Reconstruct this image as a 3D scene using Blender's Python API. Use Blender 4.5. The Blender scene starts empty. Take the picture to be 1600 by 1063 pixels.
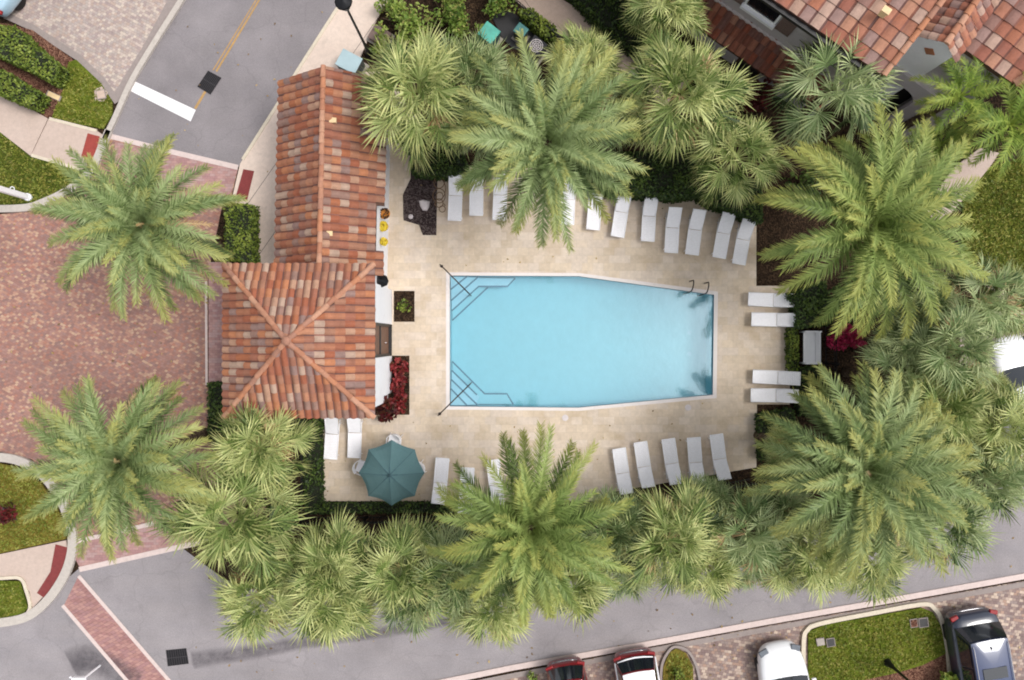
import bpy, bmesh, math, random
from mathutils import Vector, Matrix
from mathutils.geometry import tessellate_polygon
R = math.radians
scene = bpy.context.scene
COL = scene.collection
# ------------------------------------------------------------------ camera
H = 30.5                     # drone height in metres
S0 = 40.0                    # photo pixels per metre at ground level
cd = bpy.data.cameras.new('camera'); cam = bpy.data.objects.new('camera', cd); COL.objects.link(cam)
cam.location = (0, 0, H); cam.rotation_euler = (0, 0, 0)
cd.sensor_width = 36; cd.lens = 36 * H / (1600 / S0); cd.clip_end = 500
scene.camera = cam
# ------------------------------------------------------------------ sky and sun
SUN_EL, SUN_ROT = R(62), R(85)      # rotation clockwise from +Y
w = bpy.data.worlds.new('World'); scene.world = w; w.use_nodes = True
nt = w.node_tree; nt.nodes.clear()
sky = nt.nodes.new('ShaderNodeTexSky'); sky.sky_type = 'NISHITA'; sky.sun_disc = False; sky.altitude = 0
sky.sun_elevation = SUN_EL; sky.sun_rotation = SUN_ROT; sky.dust_density = 3.0; sky.air_density = 1.0
hs = nt.nodes.new('ShaderNodeHueSaturation'); hs.inputs['Saturation'].default_value = 0.22
bg = nt.nodes.new('ShaderNodeBackground'); bg.inputs['Strength'].default_value = 0.15
wo = nt.nodes.new('ShaderNodeOutputWorld')
nt.links.new(sky.outputs[0], hs.inputs['Color']); nt.links.new(hs.outputs[0], bg.inputs['Color']); nt.links.new(bg.outputs[0], wo.inputs[0])
sd = bpy.data.lights.new('sun', 'SUN'); sd.energy = 1.15; sd.angle = R(20); sd.color = (1, .965, .91)
sun = bpy.data.objects.new('sun', sd); COL.objects.link(sun)
sv = Vector((math.sin(SUN_ROT) * math.cos(SUN_EL), math.cos(SUN_ROT) * math.cos(SUN_EL), math.sin(SUN_EL)))
sun.rotation_euler = sv.to_track_quat('Z', 'Y').to_euler()
scene.view_settings.view_transform = 'Standard'; scene.view_settings.look = 'None'
scene.view_settings.gamma = 1; scene.view_settings.exposure = 0.56
scene.cycles.filter_width = 1.9
scene.cycles.max_bounces = 8; scene.cycles.transparent_max_bounces = 12

# ------------------------------------------------------------------ helpers
def P(px, py, z=0.0):
    f = (1 - z / H) / S0
    return Vector(((px - 800) * f, (531.5 - py) * f, z))

def lin(c): return tuple(((v / 255 + .055) / 1.055) ** 2.4 if v > 10 else v / 255 / 12.92 for v in c)
K = 1.2
def C(r, g, b, k=None):
    l = lin((r, g, b)); k = k or K
    return (min(l[0] / k, .9), min(l[1] / k, .9), min(l[2] / k, .9), 1)

class NT:
    def __init__(s, name):
        s.m = bpy.data.materials.new(name); s.m.use_nodes = True; s.t = s.m.node_tree; s.t.nodes.clear()
        s.out = s.t.nodes.new('ShaderNodeOutputMaterial')
        s.tc = None
    def n(s, typ, **kw):
        nd = s.t.nodes.new('ShaderNode' + typ)
        for k, v in kw.items(): setattr(nd, k, v)
        return nd
    def put(s, sock, v):
        if v is None: return
        if hasattr(v, 'is_linked') or hasattr(v, 'links'): s.t.links.new(v, sock)
        else: sock.default_value = v
    def coord(s):
        if not s.tc: s.tc = s.n('TexCoord')
        return s.tc.outputs['Object']
    def math(s, op, a, b=None, c=None):
        nd = s.n('Math', operation=op); s.put(nd.inputs[0], a); s.put(nd.inputs[1], b)
        if c is not None: s.put(nd.inputs[2], c)
        return nd.outputs[0]
    def noise(s, scale, detail=3, rough=.55, vec=None, stretch=None):
        nd = s.n('TexNoise'); nd.inputs['Scale'].default_value = scale; nd.inputs['Detail'].default_value = detail
        nd.inputs['Roughness'].default_value = rough
        v = vec or s.coord()
        if stretch:
            mp = s.n('Mapping'); s.t.links.new(v, mp.inputs[0]); mp.inputs['Rotation'].default_value = (0, 0, stretch[0])
            mp.inputs['Scale'].default_value = (stretch[1], stretch[2], 1); v = mp.outputs[0]
        s.t.links.new(v, nd.inputs['Vector'])
        return nd.outputs['Fac']
    def ramp(s, fac, stops, const=False):
        nd = s.n('ValToRGB'); cr = nd.color_ramp
        if const: cr.interpolation = 'CONSTANT'
        while len(cr.elements) < len(stops): cr.elements.new(.5)
        for e, (p, c) in zip(cr.elements, stops): e.position = p; e.color = c if len(c) == 4 else (*c, 1)
        s.put(nd.inputs[0], fac); return nd.outputs[0]
    def mix(s, fac, a, b, mode='MIX'):
        nd = s.n('Mix', data_type='RGBA', blend_type=mode)
        s.put(nd.inputs[0], fac); s.put(nd.inputs[6], a); s.put(nd.inputs[7], b); return nd.outputs[2]
    def grey(s, fac, lo, hi):       # multiplier map
        nd = s.n('MapRange'); s.put(nd.inputs[0], fac); nd.inputs[1].default_value = .3; nd.inputs[2].default_value = .7
        nd.inputs[3].default_value = lo; nd.inputs[4].default_value = hi
        cb = s.n('CombineColor'); [s.t.links.new(nd.outputs[0], cb.inputs[i]) for i in range(3)]
        return cb.outputs[0]
    def bump(s, h, strength=.3, dist=.02):
        nd = s.n('Bump'); nd.inputs['Strength'].default_value = strength; nd.inputs['Distance'].default_value = dist
        s.t.links.new(h, nd.inputs['Height']); return nd.outputs[0]
    def principled(s, col, rough=.8, normal=None, metal=0, spec=None, coat=None, alpha=None):
        b = s.n('BsdfPrincipled'); s.put(b.inputs['Base Color'], col); s.put(b.inputs['Roughness'], rough)
        b.inputs['Metallic'].default_value = metal
        if spec is not None: b.inputs['Specular IOR Level'].default_value = spec
        if coat: b.inputs['Coat Weight'].default_value = coat; b.inputs['Coat Roughness'].default_value = .06
        if normal: s.t.links.new(normal, b.inputs['Normal'])
        s.t.links.new(b.outputs[0], s.out.inputs[0]); return b

def mat_plain(name, col, rough=.6, var=.12, scale=6, metal=0, coat=None, spec=None):
    t = NT(name); n = t.noise(scale)
    c = t.mix(1.0, col, t.grey(n, 1 - var, 1 + var), 'MULTIPLY')
    t.principled(c, rough, metal=metal, coat=coat, spec=spec); return t.m

def mat_paver(name, bw, bh, cols, mortar=.012, mdark=.7, rot=0, blotch=.12, bscale=.6, fine=.1, rough=.85, stain=None, herring=False):
    t = NT(name); mp = t.n('Mapping'); t.t.links.new(t.coord(), mp.inputs[0])
    mp.inputs['Rotation'].default_value = (0, 0, rot); mp.inputs['Scale'].default_value = (1 / bw, 1 / bh, 1)
    sp = t.n('SeparateXYZ'); t.t.links.new(mp.outputs[0], sp.inputs[0])
    row = t.math('FLOOR', sp.outputs[1]); off = t.math('MULTIPLY', t.math('PINGPONG', row, 1.0), .5)
    x = t.math('ADD', sp.outputs[0], off); col = t.math('FLOOR', x)
    cb = t.n('CombineXYZ'); t.put(cb.inputs[0], col); t.put(cb.inputs[1], row)
    wn = t.n('TexWhiteNoise', noise_dimensions='2D'); t.t.links.new(cb.outputs[0], wn.inputs['Vector'])
    k = len(cols); base = t.ramp(wn.outputs['Value'], [(i / k, c) for i, c in enumerate(cols)], const=True)
    fx = t.math('FRACT', x); fy = t.math('FRACT', sp.outputs[1])
    dx = t.math('MULTIPLY', t.math('MINIMUM', fx, t.math('SUBTRACT', 1.0, fx)), bw)
    dy = t.math('MULTIPLY', t.math('MINIMUM', fy, t.math('SUBTRACT', 1.0, fy)), bh)
    d = t.math('MINIMUM', dx, dy); joint = t.math('LESS_THAN', d, mortar / 2)
    c = t.mix(joint, base, t.mix(1.0, base, (mdark, mdark, mdark, 1), 'MULTIPLY'))
    c = t.mix(1.0, c, t.grey(t.noise(bscale, 4, .6), 1 - blotch, 1 + blotch), 'MULTIPLY')
    c = t.mix(1.0, c, t.grey(t.noise(9, 3), 1 - fine, 1 + fine), 'MULTIPLY')
    if stain:
        s = t.ramp(t.noise(stain[0], 5, .65), [(.5, (0, 0, 0, 1)), (.72, (1, 1, 1, 1))])
        c = t.mix(t.math('MULTIPLY', s, stain[2]), c, stain[1])
    nb = t.bump(t.math('SUBTRACT', wn.outputs['Value'], t.math('MULTIPLY', joint, 1.5)), .25, .006)
    t.principled(c, rough, nb); return t.m

# --- mesh builder
class MB:
    def __init__(s): s.v = []; s.f = []; s.mi = []; s.tone = []; s.tip = []; s.smooth = False
    def face(s, idx, mi=0, tone=.5, tip=0.): s.f.append(idx); s.mi.append(mi); s.tone.append(tone); s.tip.append(tip)
    def add(s, verts, faces, mi=0, tone=.5, tip=0.):
        b = len(s.v); s.v += [tuple(v) for v in verts]
        for f in faces: s.face([b + i for i in f], mi, tone, tip)
    def box(s, c, size, rz=0, mi=0, tone=.5, M=None):
        hx, hy, hz = size[0] / 2, size[1] / 2, size[2] / 2; cs, sn = math.cos(rz), math.sin(rz); vs = []
        for sx in (-1, 1):
            for sy in (-1, 1):
                for sz in (-1, 1):
                    x, y, z = sx * hx, sy * hy, sz * hz
                    v = Vector((x * cs - y * sn, x * sn + y * cs, z))
                    if M: v = M @ Vector((x, y, z))
                    vs.append((v[0] + c[0], v[1] + c[1], v[2] + c[2]))
        s.add(vs, [(0, 1, 3, 2), (4, 6, 7, 5), (0, 4, 5, 1), (2, 3, 7, 6), (0, 2, 6, 4), (1, 5, 7, 3)], mi, tone)
    def prism(s, pts, z0, z1, holes=(), mi=0, bottom=True, tone=.5):
        loops = [[Vector((p[0], p[1], 0)) for p in pts]] + [[Vector((p[0], p[1], 0)) for p in h] for h in holes]
        flat = [p for l in loops for p in l]; tri = tessellate_polygon(loops); n = len(flat)
        zt = z1 if callable(z1) else (lambda p: z1)
        b = len(s.v); s.v += [(p[0], p[1], zt(p)) for p in flat]
        if z0 is not None: s.v += [(p[0], p[1], z0) for p in flat]
        for t in tri:
            a, c, d = [flat[i] for i in t]
            if (c - a).cross(d - a).z < 0: t = t[::-1]
            s.face([b + i for i in t], mi, tone)
            if z0 is not None and bottom: s.face([b + n + i for i in t[::-1]], mi, tone)
        if z0 is not None:
            k = 0
            for l in loops:
                m = len(l)
                for i in range(m):
                    j = (i + 1) % m; s.face([b + k + i, b + n + k + i, b + n + k + j, b + k + j], mi, tone)
                k += m
    def tube(s, pts, rad, sides=8, mi=0, tone=.5, cap=True):
        pts = [Vector(p) for p in pts]; n = len(pts); b = len(s.v)
        rr = rad if isinstance(rad, (list, tuple)) else [rad] * n
        for i, p in enumerate(pts):
            d = (pts[min(i + 1, n - 1)] - pts[max(i - 1, 0)]).normalized()
            a = d.cross(Vector((0, 0, 1)))
            if a.length < 1e-3: a = Vector((1, 0, 0))
            a.normalize(); c = d.cross(a)
            for k in range(sides):
                t = 2 * math.pi * k / sides; s.v.append(tuple(p + (a * math.cos(t) + c * math.sin(t)) * rr[i]))
        for i in range(n - 1):
            for k in range(sides):
                k2 = (k + 1) % sides
                s.face([b + i * sides + k, b + i * sides + k2, b + (i + 1) * sides + k2, b + (i + 1) * sides + k], mi, tone)
        if cap:
            s.face([b + k for k in range(sides)][::-1], mi, tone); s.face([b + (n - 1) * sides + k for k in range(sides)], mi, tone)
    def lathe(s, prof, c=(0, 0, 0), sides=20, mi=0, tone=.5):
        b = len(s.v)
        for r, z in prof:
            for k in range(sides):
                t = 2 * math.pi * k / sides; s.v.append((c[0] + r * math.cos(t), c[1] + r * math.sin(t), c[2] + z))
        for i in range(len(prof) - 1):
            for k in range(sides):
                k2 = (k + 1) % sides; s.face([b + i * sides + k, b + i * sides + k2, b + (i + 1) * sides + k2, b + (i + 1) * sides + k], mi, tone)
        if prof[0][0] > 1e-4: s.face([b + k for k in range(sides)][::-1], mi, tone)
        if prof[-1][0] > 1e-4: s.face([b + (len(prof) - 1) * sides + k for k in range(sides)], mi, tone)
    def mesh(s, name, mats, smooth=False):
        me = bpy.data.meshes.new(name); me.from_pydata(s.v, [], s.f)
        for m in (mats if isinstance(mats, (list, tuple)) else [mats]): me.materials.append(m)
        me.polygons.foreach_set('material_index', s.mi)
        for nm, arr in (('tone', s.tone), ('tip', s.tip)):
            a = me.attributes.new(nm, 'FLOAT', 'FACE'); a.data.foreach_set('value', arr)
        if smooth: me.polygons.foreach_set('use_smooth', [True] * len(s.f))
        me.update(); return me
    def obj(s, name, mats, parent=None, smooth=False, bevel=0):
        o = bpy.data.objects.new(name, s.mesh(name, mats, smooth)); COL.objects.link(o)
        if parent: o.parent = parent
        if bevel:
            m = o.modifiers.new('bevel', 'BEVEL'); m.width = bevel; m.segments = 2; m.limit_method = 'ANGLE'
        return o

def tag(o, label=None, cat=None, group=None, kind=None):
    if label: o['label'] = label
    if cat: o['category'] = cat
    if group: o['group'] = group
    if kind: o['kind'] = kind
    return o
def thing(name, label, cat, loc=(0, 0, 0), rz=0, group=None):
    o = bpy.data.objects.new(name, None); COL.objects.link(o); o.location = loc; o.rotation_euler = (0, 0, rz)
    o.empty_display_size = .2
    return tag(o, label, cat, group)
def dup(root, loc, rz, label, group=None, scale=1.0):
    def cp(o, par):
        c = o.copy(); COL.objects.link(c)
        if par: c.parent = par
        for ch in list(o.children): cp(ch, c)
        return c
    r = cp(root, None); r.location = loc; r.rotation_euler = (0, 0, rz); r.scale = (scale,) * 3; r['label'] = label
    if group: r['group'] = group
    return r
def struct(name, pts, z1, mat, z0=None, holes=(), px=True):
    m = MB(); q = [P(*p) for p in pts] if px else pts; hq = [[P(*p) for p in h] for h in holes] if px else holes
    m.prism(q, z0, z1, hq, bottom=False); return tag(m.obj(name, mat), kind='structure')
def ribbon_pts(pts, w):
    """both borders of a strip of width w (metres) along world points"""
    L, Rr = [], []; n = len(pts)
    for i, p in enumerate(pts):
        d = (pts[min(i + 1, n - 1)] - pts[max(i - 1, 0)]); d.z = 0; d.normalize(); s = Vector((-d.y, d.x, 0))
        L.append(p + s * w / 2); Rr.append(p - s * w / 2)
    return L, Rr
def smooth_line(pts, k=6):
    pts = [Vector((p[0], p[1], 0)) for p in pts]; out = []; n = len(pts)
    for i in range(n - 1):
        a, b, c, d = pts[max(i - 1, 0)], pts[i], pts[i + 1], pts[min(i + 2, n - 1)]
        for j in range(k):
            t = j / k; out.append(.5 * ((2 * b) + (c - a) * t + (2 * a - 5 * b + 4 * c - d) * t * t + (3 * b - a - 3 * c + d) * t ** 3))
    out.append(pts[-1]); return out
def strip(name, pts, w, z1, mat, z0=None, curve=False):
    q = smooth_line(pts) if curve else pts
    q = [P(p[0], p[1]) for p in q]; l, r = ribbon_pts(q, w); m = MB()
    n = len(q)
    for i in range(n - 1):
        a, b, c, d = l[i], l[i + 1], r[i + 1], r[i]
        m.add([(a.x, a.y, z1), (b.x, b.y, z1), (c.x, c.y, z1), (d.x, d.y, z1)], [(3, 2, 1, 0)])
        if z0 is not None:
            m.add([(a.x, a.y, z0), (b.x, b.y, z0), (b.x, b.y, z1), (a.x, a.y, z1)], [(0, 1, 2, 3)])
            m.add([(d.x, d.y, z0), (c.x, c.y, z0), (c.x, c.y, z1), (d.x, d.y, z1)], [(3, 2, 1, 0)])
    if z0 is not None:
        for i in (0, n - 1): m.add([(l[i].x, l[i].y, z0), (l[i].x, l[i].y, z1), (r[i].x, r[i].y, z1), (r[i].x, r[i].y, z0)], [(0, 1, 2, 3)])
    return tag(m.obj(name, mat), kind='structure')

# ------------------------------------------------------------------ materials
def mat_asphalt(name, base, warm):
    t = NT(name)
    a = t.noise(1.1, 5, .6, stretch=(R(-10), .35, 1.6)); c = t.mix(a, base, warm)
    c = t.mix(1.0, c, t.grey(t.noise(.55, 4, .6), .86, 1.14), 'MULTIPLY')
    c = t.mix(1.0, c, t.grey(t.noise(45, 3, .8), .70, 1.30), 'MULTIPLY')
    c = t.mix(1.0, c, t.grey(t.noise(14, 4, .75), .90, 1.10), 'MULTIPLY')
    st = t.ramp(t.noise(.33, 6, .7), [(.56, (0, 0, 0, 1)), (.75, (1, 1, 1, 1))])
    c = t.mix(t.math('MULTIPLY', st, .35), c, C(105, 98, 102))
    cr = t.n('TexVoronoi', feature='DISTANCE_TO_EDGE'); cr.inputs['Scale'].default_value = .33
    wv = t.n('VectorMath', operation='ADD'); nz = t.n('TexNoise'); nz.inputs['Scale'].default_value = 1.2
    t.t.links.new(t.coord(), nz.inputs['Vector']); t.t.links.new(t.coord(), wv.inputs[0]); t.t.links.new(nz.outputs['Color'], wv.inputs[1])
    t.t.links.new(wv.outputs[0], cr.inputs['Vector'])
    ck = t.ramp(cr.outputs['Distance'], [(0, (1, 1, 1, 1)), (.012, (0, 0, 0, 1))])
    c = t.mix(t.math('MULTIPLY', ck, .16), c, C(90, 85, 88))
    t.principled(c, .9, t.bump(t.noise(80, 2), .3, .006)); return t.m
M = {}
M['asphalt'] = mat_asphalt('asphalt_top', C(136, 130, 133), C(148, 141, 142))
M['asphalt_b'] = mat_asphalt('asphalt_bottom', C(147, 142, 146), C(162, 154, 154))
def mat_concrete(name, c1, c2, fine=.08, joint=None):
    t = NT(name); c = t.mix(t.noise(.9, 5, .6), c1, c2)
    c = t.mix(1.0, c, t.grey(t.noise(7, 4, .7), 1 - fine, 1 + fine), 'MULTIPLY')
    c = t.mix(1.0, c, t.grey(t.noise(45, 2, .7), 1 - fine, 1 + fine), 'MULTIPLY')
    st = t.ramp(t.noise(1.7, 6, .75), [(.58, (0, 0, 0, 1)), (.8, (1, 1, 1, 1))])
    c = t.mix(t.math('MULTIPLY', st, .4), c, C(140, 125, 112))
    if joint:
        mp = t.n('Mapping'); t.t.links.new(t.coord(), mp.inputs[0]); mp.inputs['Rotation'].default_value = (0, 0, joint[0])
        sp = t.n('SeparateXYZ'); t.t.links.new(mp.outputs[0], sp.inputs[0])
        fr = t.math('FRACT', t.math('DIVIDE', t.math('ADD', sp.outputs[0], 100.0), joint[1]))
        c = t.mix(t.math('LESS_THAN', fr, .022 / joint[1]), c, C(120, 105, 98))
    t.principled(c, .9, t.bump(t.noise(40, 3), .2, .004)); return t.m
M['walk'] = mat_concrete('walk_concrete', C(222, 200, 184), C(232, 214, 200), joint=(R(35), 1.5))
M['walk2'] = mat_concrete('walk_concrete_pink', C(198, 172, 156), C(210, 188, 172), joint=(R(-35), 1.5))
M['walk_left'] = mat_concrete('walk_left', C(196, 174, 160), C(210, 190, 178))
M['kerb'] = mat_concrete('kerb_concrete', C(205, 196, 186), C(190, 180, 172), .1)
M['kerb_light'] = mat_concrete('kerb_light', C(228, 214, 194), C(214, 202, 180), .1)
M['band'] = mat_concrete('band_concrete', C(226, 206, 200), C(214, 196, 190), .08)
M['gutter'] = mat_concrete('gutter', C(150, 138, 134), C(165, 152, 146), .1)
M['plaza'] = mat_paver('brick_plaza', .12, .085, [C(*c) for c in ((168, 126, 112), (156, 116, 106), (180, 136, 118), (162, 124, 114), (146, 114, 107), (188, 148, 126), (166, 128, 118), (174, 122, 105), (156, 123, 115), (194, 160, 136), (164, 119, 107), (157, 117, 107))], mortar=.012, mdark=.85, rot=R(38), blotch=.11, bscale=.45, fine=.08, stain=(.6, C(146, 112, 104), .35))
M['crosswalk'] = mat_paver('brick_crosswalk', .2, .1, [C(*c) for c in ((176, 132, 124), (164, 120, 116), (186, 142, 134), (170, 128, 126))], mortar=.014, rot=R(-48), blotch=.12, bscale=.7)
M['brickpink'] = mat_paver('brick_apron', .2, .1, [C(*c) for c in ((178, 138, 132), (170, 130, 128), (188, 148, 142), (182, 150, 146))], mortar=.012, mdark=.8, blotch=.1, bscale=.7)
M['driveway'] = mat_paver('driveway_pavers', .12, .1, [C(*c) for c in ((186, 168, 158), (174, 156, 150), (196, 178, 168), (180, 166, 158), (204, 188, 174), (168, 150, 146), (184, 162, 150), (178, 164, 158))], mortar=.014, mdark=.8, rot=R(33), blotch=.08)
M['parking'] = mat_paver('parking_pavers', .14, .11, [C(*c) for c in ((166, 144, 134), (146, 124, 118), (190, 168, 154), (158, 136, 126), (136, 114, 110), (204, 182, 164), (172, 142, 126), (154, 136, 130), (144, 122, 116))], mortar=.016, mdark=.72, rot=R(10), blotch=.16, bscale=.8)
M['deck'] = mat_paver('deck_pavers', .42, .3, [C(*c) for c in ((226, 208, 188), (221, 202, 180), (230, 213, 195), (224, 207, 190), (219, 200, 177), (228, 209, 186))], mortar=.018, mdark=.92, blotch=.07, bscale=.7, fine=.07, stain=(.9, C(186, 160, 124), .45))
M['marking'] = mat_concrete('white_paint', C(252, 250, 250), C(240, 238, 238), .03)
M['yellow'] = mat_concrete('yellow_paint', C(206, 158, 82), C(164, 138, 106), .15)
M['tactile'] = mat_concrete('tactile_red', C(168, 72, 62), C(150, 64, 56), .14)
M['tactile_dark'] = mat_concrete('tactile_dark_red', C(140, 62, 60), C(126, 54, 54), .14)
def mat_grass(name, cols, k=1.0):
    t = NT(name); c = t.ramp(t.noise(1.3, 6, .7), [(.3, cols[0]), (.5, cols[1]), (.7, cols[2])])
    c = t.mix(1.0, c, t.grey(t.noise(26, 3, .8), .55, 1.45), 'MULTIPLY')
    c = t.mix(t.math('MULTIPLY', t.ramp(t.noise(2.4, 5, .7), [(.55, (0, 0, 0, 1)), (.72, (1, 1, 1, 1))]), .5), c, cols[3])
    c = t.mix(1.0, c, t.grey(t.noise(5, 5, .75), .72, 1.28), 'MULTIPLY'); t.principled(c, .95, t.bump(t.noise(70, 2), .9, .04), spec=.1); return t.m
M['grass'] = mat_grass('grass', (C(84, 98, 30), C(106, 120, 40), C(130, 136, 52), C(142, 126, 66)))
M['grass_dark'] = mat_grass('grass_dark', (C(66, 80, 28), C(84, 96, 36), C(104, 110, 46), C(122, 106, 60)))
M['grass_brown'] = mat_grass('grass_worn', (C(104, 104, 40), C(132, 120, 54), C(118, 118, 44), C(152, 112, 64)))
def mat_mulch(name, c1, c2, c3, sc=18):
    t = NT(name); vo = t.n('TexVoronoi'); vo.inputs['Scale'].default_value = sc; t.t.links.new(t.coord(), vo.inputs['Vector'])
    sp = t.n('SeparateColor'); t.t.links.new(vo.outputs['Color'], sp.inputs[0])
    c = t.ramp(sp.outputs[0], [(0, c1), (.5, c2), (.9, c3)])
    c = t.mix(1.0, c, t.grey(t.noise(1.2, 5), .7, 1.3), 'MULTIPLY')
    t.principled(c, .95, t.bump(vo.outputs['Distance'], 1, .05), spec=.1); return t.m
M['mulch'] = mat_mulch('mulch_soil', C(44, 35, 28), C(62, 48, 37), C(84, 66, 50))
M['mulch_black'] = mat_mulch('dark_mulch', C(50, 40, 40), C(78, 66, 66), C(112, 100, 98), 22)
M['mulch_red'] = mat_mulch('brown_mulch', C(90, 58, 48), C(120, 84, 70), C(150, 112, 92))
def mat_tiles(name, cols):
    t = NT(name); g = t.n('NewGeometry'); k = len(cols)
    base = t.ramp(g.outputs['Random Per Island'], [(i / k, c) for i, c in enumerate(cols)], const=True)
    c = t.mix(1.0, base, t.grey(t.noise(5, 4, .7), .84, 1.14), 'MULTIPLY')
    st = t.ramp(t.noise(1.4, 5, .7), [(.54, (0, 0, 0, 1)), (.78, (1, 1, 1, 1))])
    c = t.mix(t.math('MULTIPLY', st, .45), c, C(140, 110, 104))
    c = t.mix(1.0, c, t.grey(t.noise(60, 2), .9, 1.1), 'MULTIPLY')
    t.principled(c, .85, spec=.2); return t.m
M['tiles'] = mat_tiles('barrel_tiles', [C(*c) for c in ((172, 116, 90), (160, 102, 80), (184, 130, 102), (164, 108, 88), (186, 146, 122), (154, 122, 110), (172, 108, 78), (152, 124, 116), (188, 126, 92), (164, 100, 76), (184, 156, 138), (166, 120, 98), (178, 120, 92), (160, 110, 90))])
M['ridge'] = mat_tiles('ridge_tiles', [C(*c) for c in ((190, 138, 112), (180, 126, 100), (198, 150, 124), (174, 128, 108), (192, 132, 100))])
M['tiles_dark'] = mat_tiles('shaded_side_tiles', [C(*c) for c in ((156, 98, 80), (138, 86, 72), (168, 112, 92), (130, 92, 84), (150, 86, 68), (172, 124, 104))])  # darker copy of the tiles, the slope's shade put into the colour
M['tiles_house'] = mat_tiles('flat_tiles', [C(*c) for c in ((176, 120, 98), (166, 108, 88), (186, 136, 112), (158, 102, 86), (182, 148, 130), (150, 114, 104), (174, 114, 90), (160, 130, 122), (190, 158, 142), (170, 116, 94))])
M['pan'] = mat_tiles('tile_channel_shade', [C(*c) for c in ((134, 88, 74), (118, 78, 68), (142, 96, 84), (112, 82, 76))])  # channels and lips darkened: shade between the barrels painted into the colour
M['stucco'] = mat_concrete('white_stucco', (.88, .87, .9, 1), (.84, .83, .87, 1), .02)
M['stucco_grey'] = mat_concrete('grey_stucco', C(216, 206, 210), C(204, 196, 200), .03)
M['dark'] = mat_plain('dark_metal', C(34, 32, 34), .5)
M['blackmetal'] = mat_plain('black_metal', C(28, 28, 32), .4, metal=.3)
M['bronze'] = mat_plain('bronze_rail', C(62, 50, 46), .4, metal=.4)
M['iron'] = mat_plain('rusty_iron', C(120, 92, 66), .7)
M['wood'] = mat_plain('fascia_wood', C(90, 62, 50), .8)
M['door'] = mat_plain('door_wood', C(120, 84, 66), .6, .25)
M['white'] = mat_plain('white_plastic', (.93, .92, .95, 1), .5, .015, 3)
M['whitefab'] = mat_plain('white_sling', (.94, .925, .96, 1), .8, .03, 9)
M['offwhite'] = mat_plain('offwhite_paint', C(224, 214, 214), .6, .05)
M['stone'] = mat_plain('pale_stone', C(222, 212, 214), .8, .06, 8)
M['beige'] = mat_plain('beige_vent', C(236, 208, 160), .7, .06)
M['teal'] = mat_plain('teal_box', C(92, 186, 168), .6, .2, 3)
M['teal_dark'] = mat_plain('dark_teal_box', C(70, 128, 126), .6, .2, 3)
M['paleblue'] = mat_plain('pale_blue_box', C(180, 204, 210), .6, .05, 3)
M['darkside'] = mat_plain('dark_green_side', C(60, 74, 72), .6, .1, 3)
M['brownbox'] = mat_plain('brown_lid', C(128, 106, 98), .7, .08, 3)
M['orange'] = mat_plain('orange_pot', C(206, 132, 40), .6, .2, 8)
M['soil'] = mat_plain('soil', C(60, 44, 34), .95, .3, 20)
M['concrete_pad'] = mat_plain('concrete_pad', C(176, 166, 156), .9, .1)
M['trunk'] = mat_mulch('palm_trunk', C(96, 80, 64), C(122, 104, 86), C(84, 70, 58), 9)
def mat_canvas():
    t = NT('teal_canvas'); c = t.mix(t.noise(2.5, 5, .7), C(88, 120, 124), C(104, 134, 136))
    c = t.mix(1.0, c, t.grey(t.noise(60, 2), .93, 1.07), 'MULTIPLY')
    b = t.principled(c, .9, spec=.1); return t.m
M['canvas'] = mat_canvas(); M['seam'] = mat_plain('canvas_seam', C(70, 100, 108), .9)
def mat_leaf(name, cols, tipcol, tipamt=.6, trans=.3, tipstart=.55):
    """cols: dark, mid, light by leaf tone"""
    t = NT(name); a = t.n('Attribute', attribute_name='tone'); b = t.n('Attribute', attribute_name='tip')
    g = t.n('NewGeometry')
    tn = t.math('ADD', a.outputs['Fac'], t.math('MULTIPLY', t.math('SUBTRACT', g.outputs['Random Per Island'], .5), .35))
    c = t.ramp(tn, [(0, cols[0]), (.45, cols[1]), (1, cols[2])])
    tf = t.ramp(b.outputs['Fac'], [(tipstart, (0, 0, 0, 1)), (1, (tipamt, tipamt, tipamt, 1))])
    sp = t.n('SeparateColor'); t.t.links.new(tf, sp.inputs[0])
    c = t.mix(sp.outputs[0], c, tipcol)
    pr = t.n('BsdfPrincipled'); t.put(pr.inputs['Base Color'], c); pr.inputs['Roughness'].default_value = .5
    pr.inputs['Specular IOR Level'].default_value = .35
    tr = t.n('BsdfTranslucent'); t.put(tr.inputs['Color'], c)
    mx = t.n('MixShader'); mx.inputs[0].default_value = trans
    t.t.links.new(pr.outputs[0], mx.inputs[1]); t.t.links.new(tr.outputs[0], mx.inputs[2]); t.t.links.new(mx.outputs[0], t.out.inputs[0])
    return t.m
LK = .92
M['date'] = mat_leaf('date_frond', (C(58, 75, 38, LK), C(117, 136, 82, LK), C(170, 184, 130, LK)), C(190, 180, 96, LK), .62)
M['date_y'] = mat_leaf('date_frond_yellow', (C(58, 77, 34, LK), C(116, 136, 70, LK), C(164, 178, 106, LK)), C(188, 178, 92, LK), .55)
M['sabal'] = mat_leaf('fan_leaf', (C(40, 60, 24, LK), C(118, 138, 72, LK), C(200, 206, 142, LK)), C(214, 206, 138, LK), .5, tipstart=.35)
M['sabal_g'] = mat_leaf('fan_leaf_grey', (C(38, 58, 28, LK), C(108, 130, 78, LK), C(178, 190, 140, LK)), C(198, 198, 142, LK), .45, tipstart=.35)
M['queen'] = mat_leaf('bright_frond', (C(66, 94, 34, LK), C(118, 142, 58, LK), C(170, 180, 84, LK)), C(196, 188, 90, LK), .6)
M['hedge'] = mat_leaf('hedge_leaf', (C(24, 42, 16, 1), C(50, 72, 28, 1), C(92, 112, 46, 1)), C(90, 110, 50, 1), .3, .15)
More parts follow.
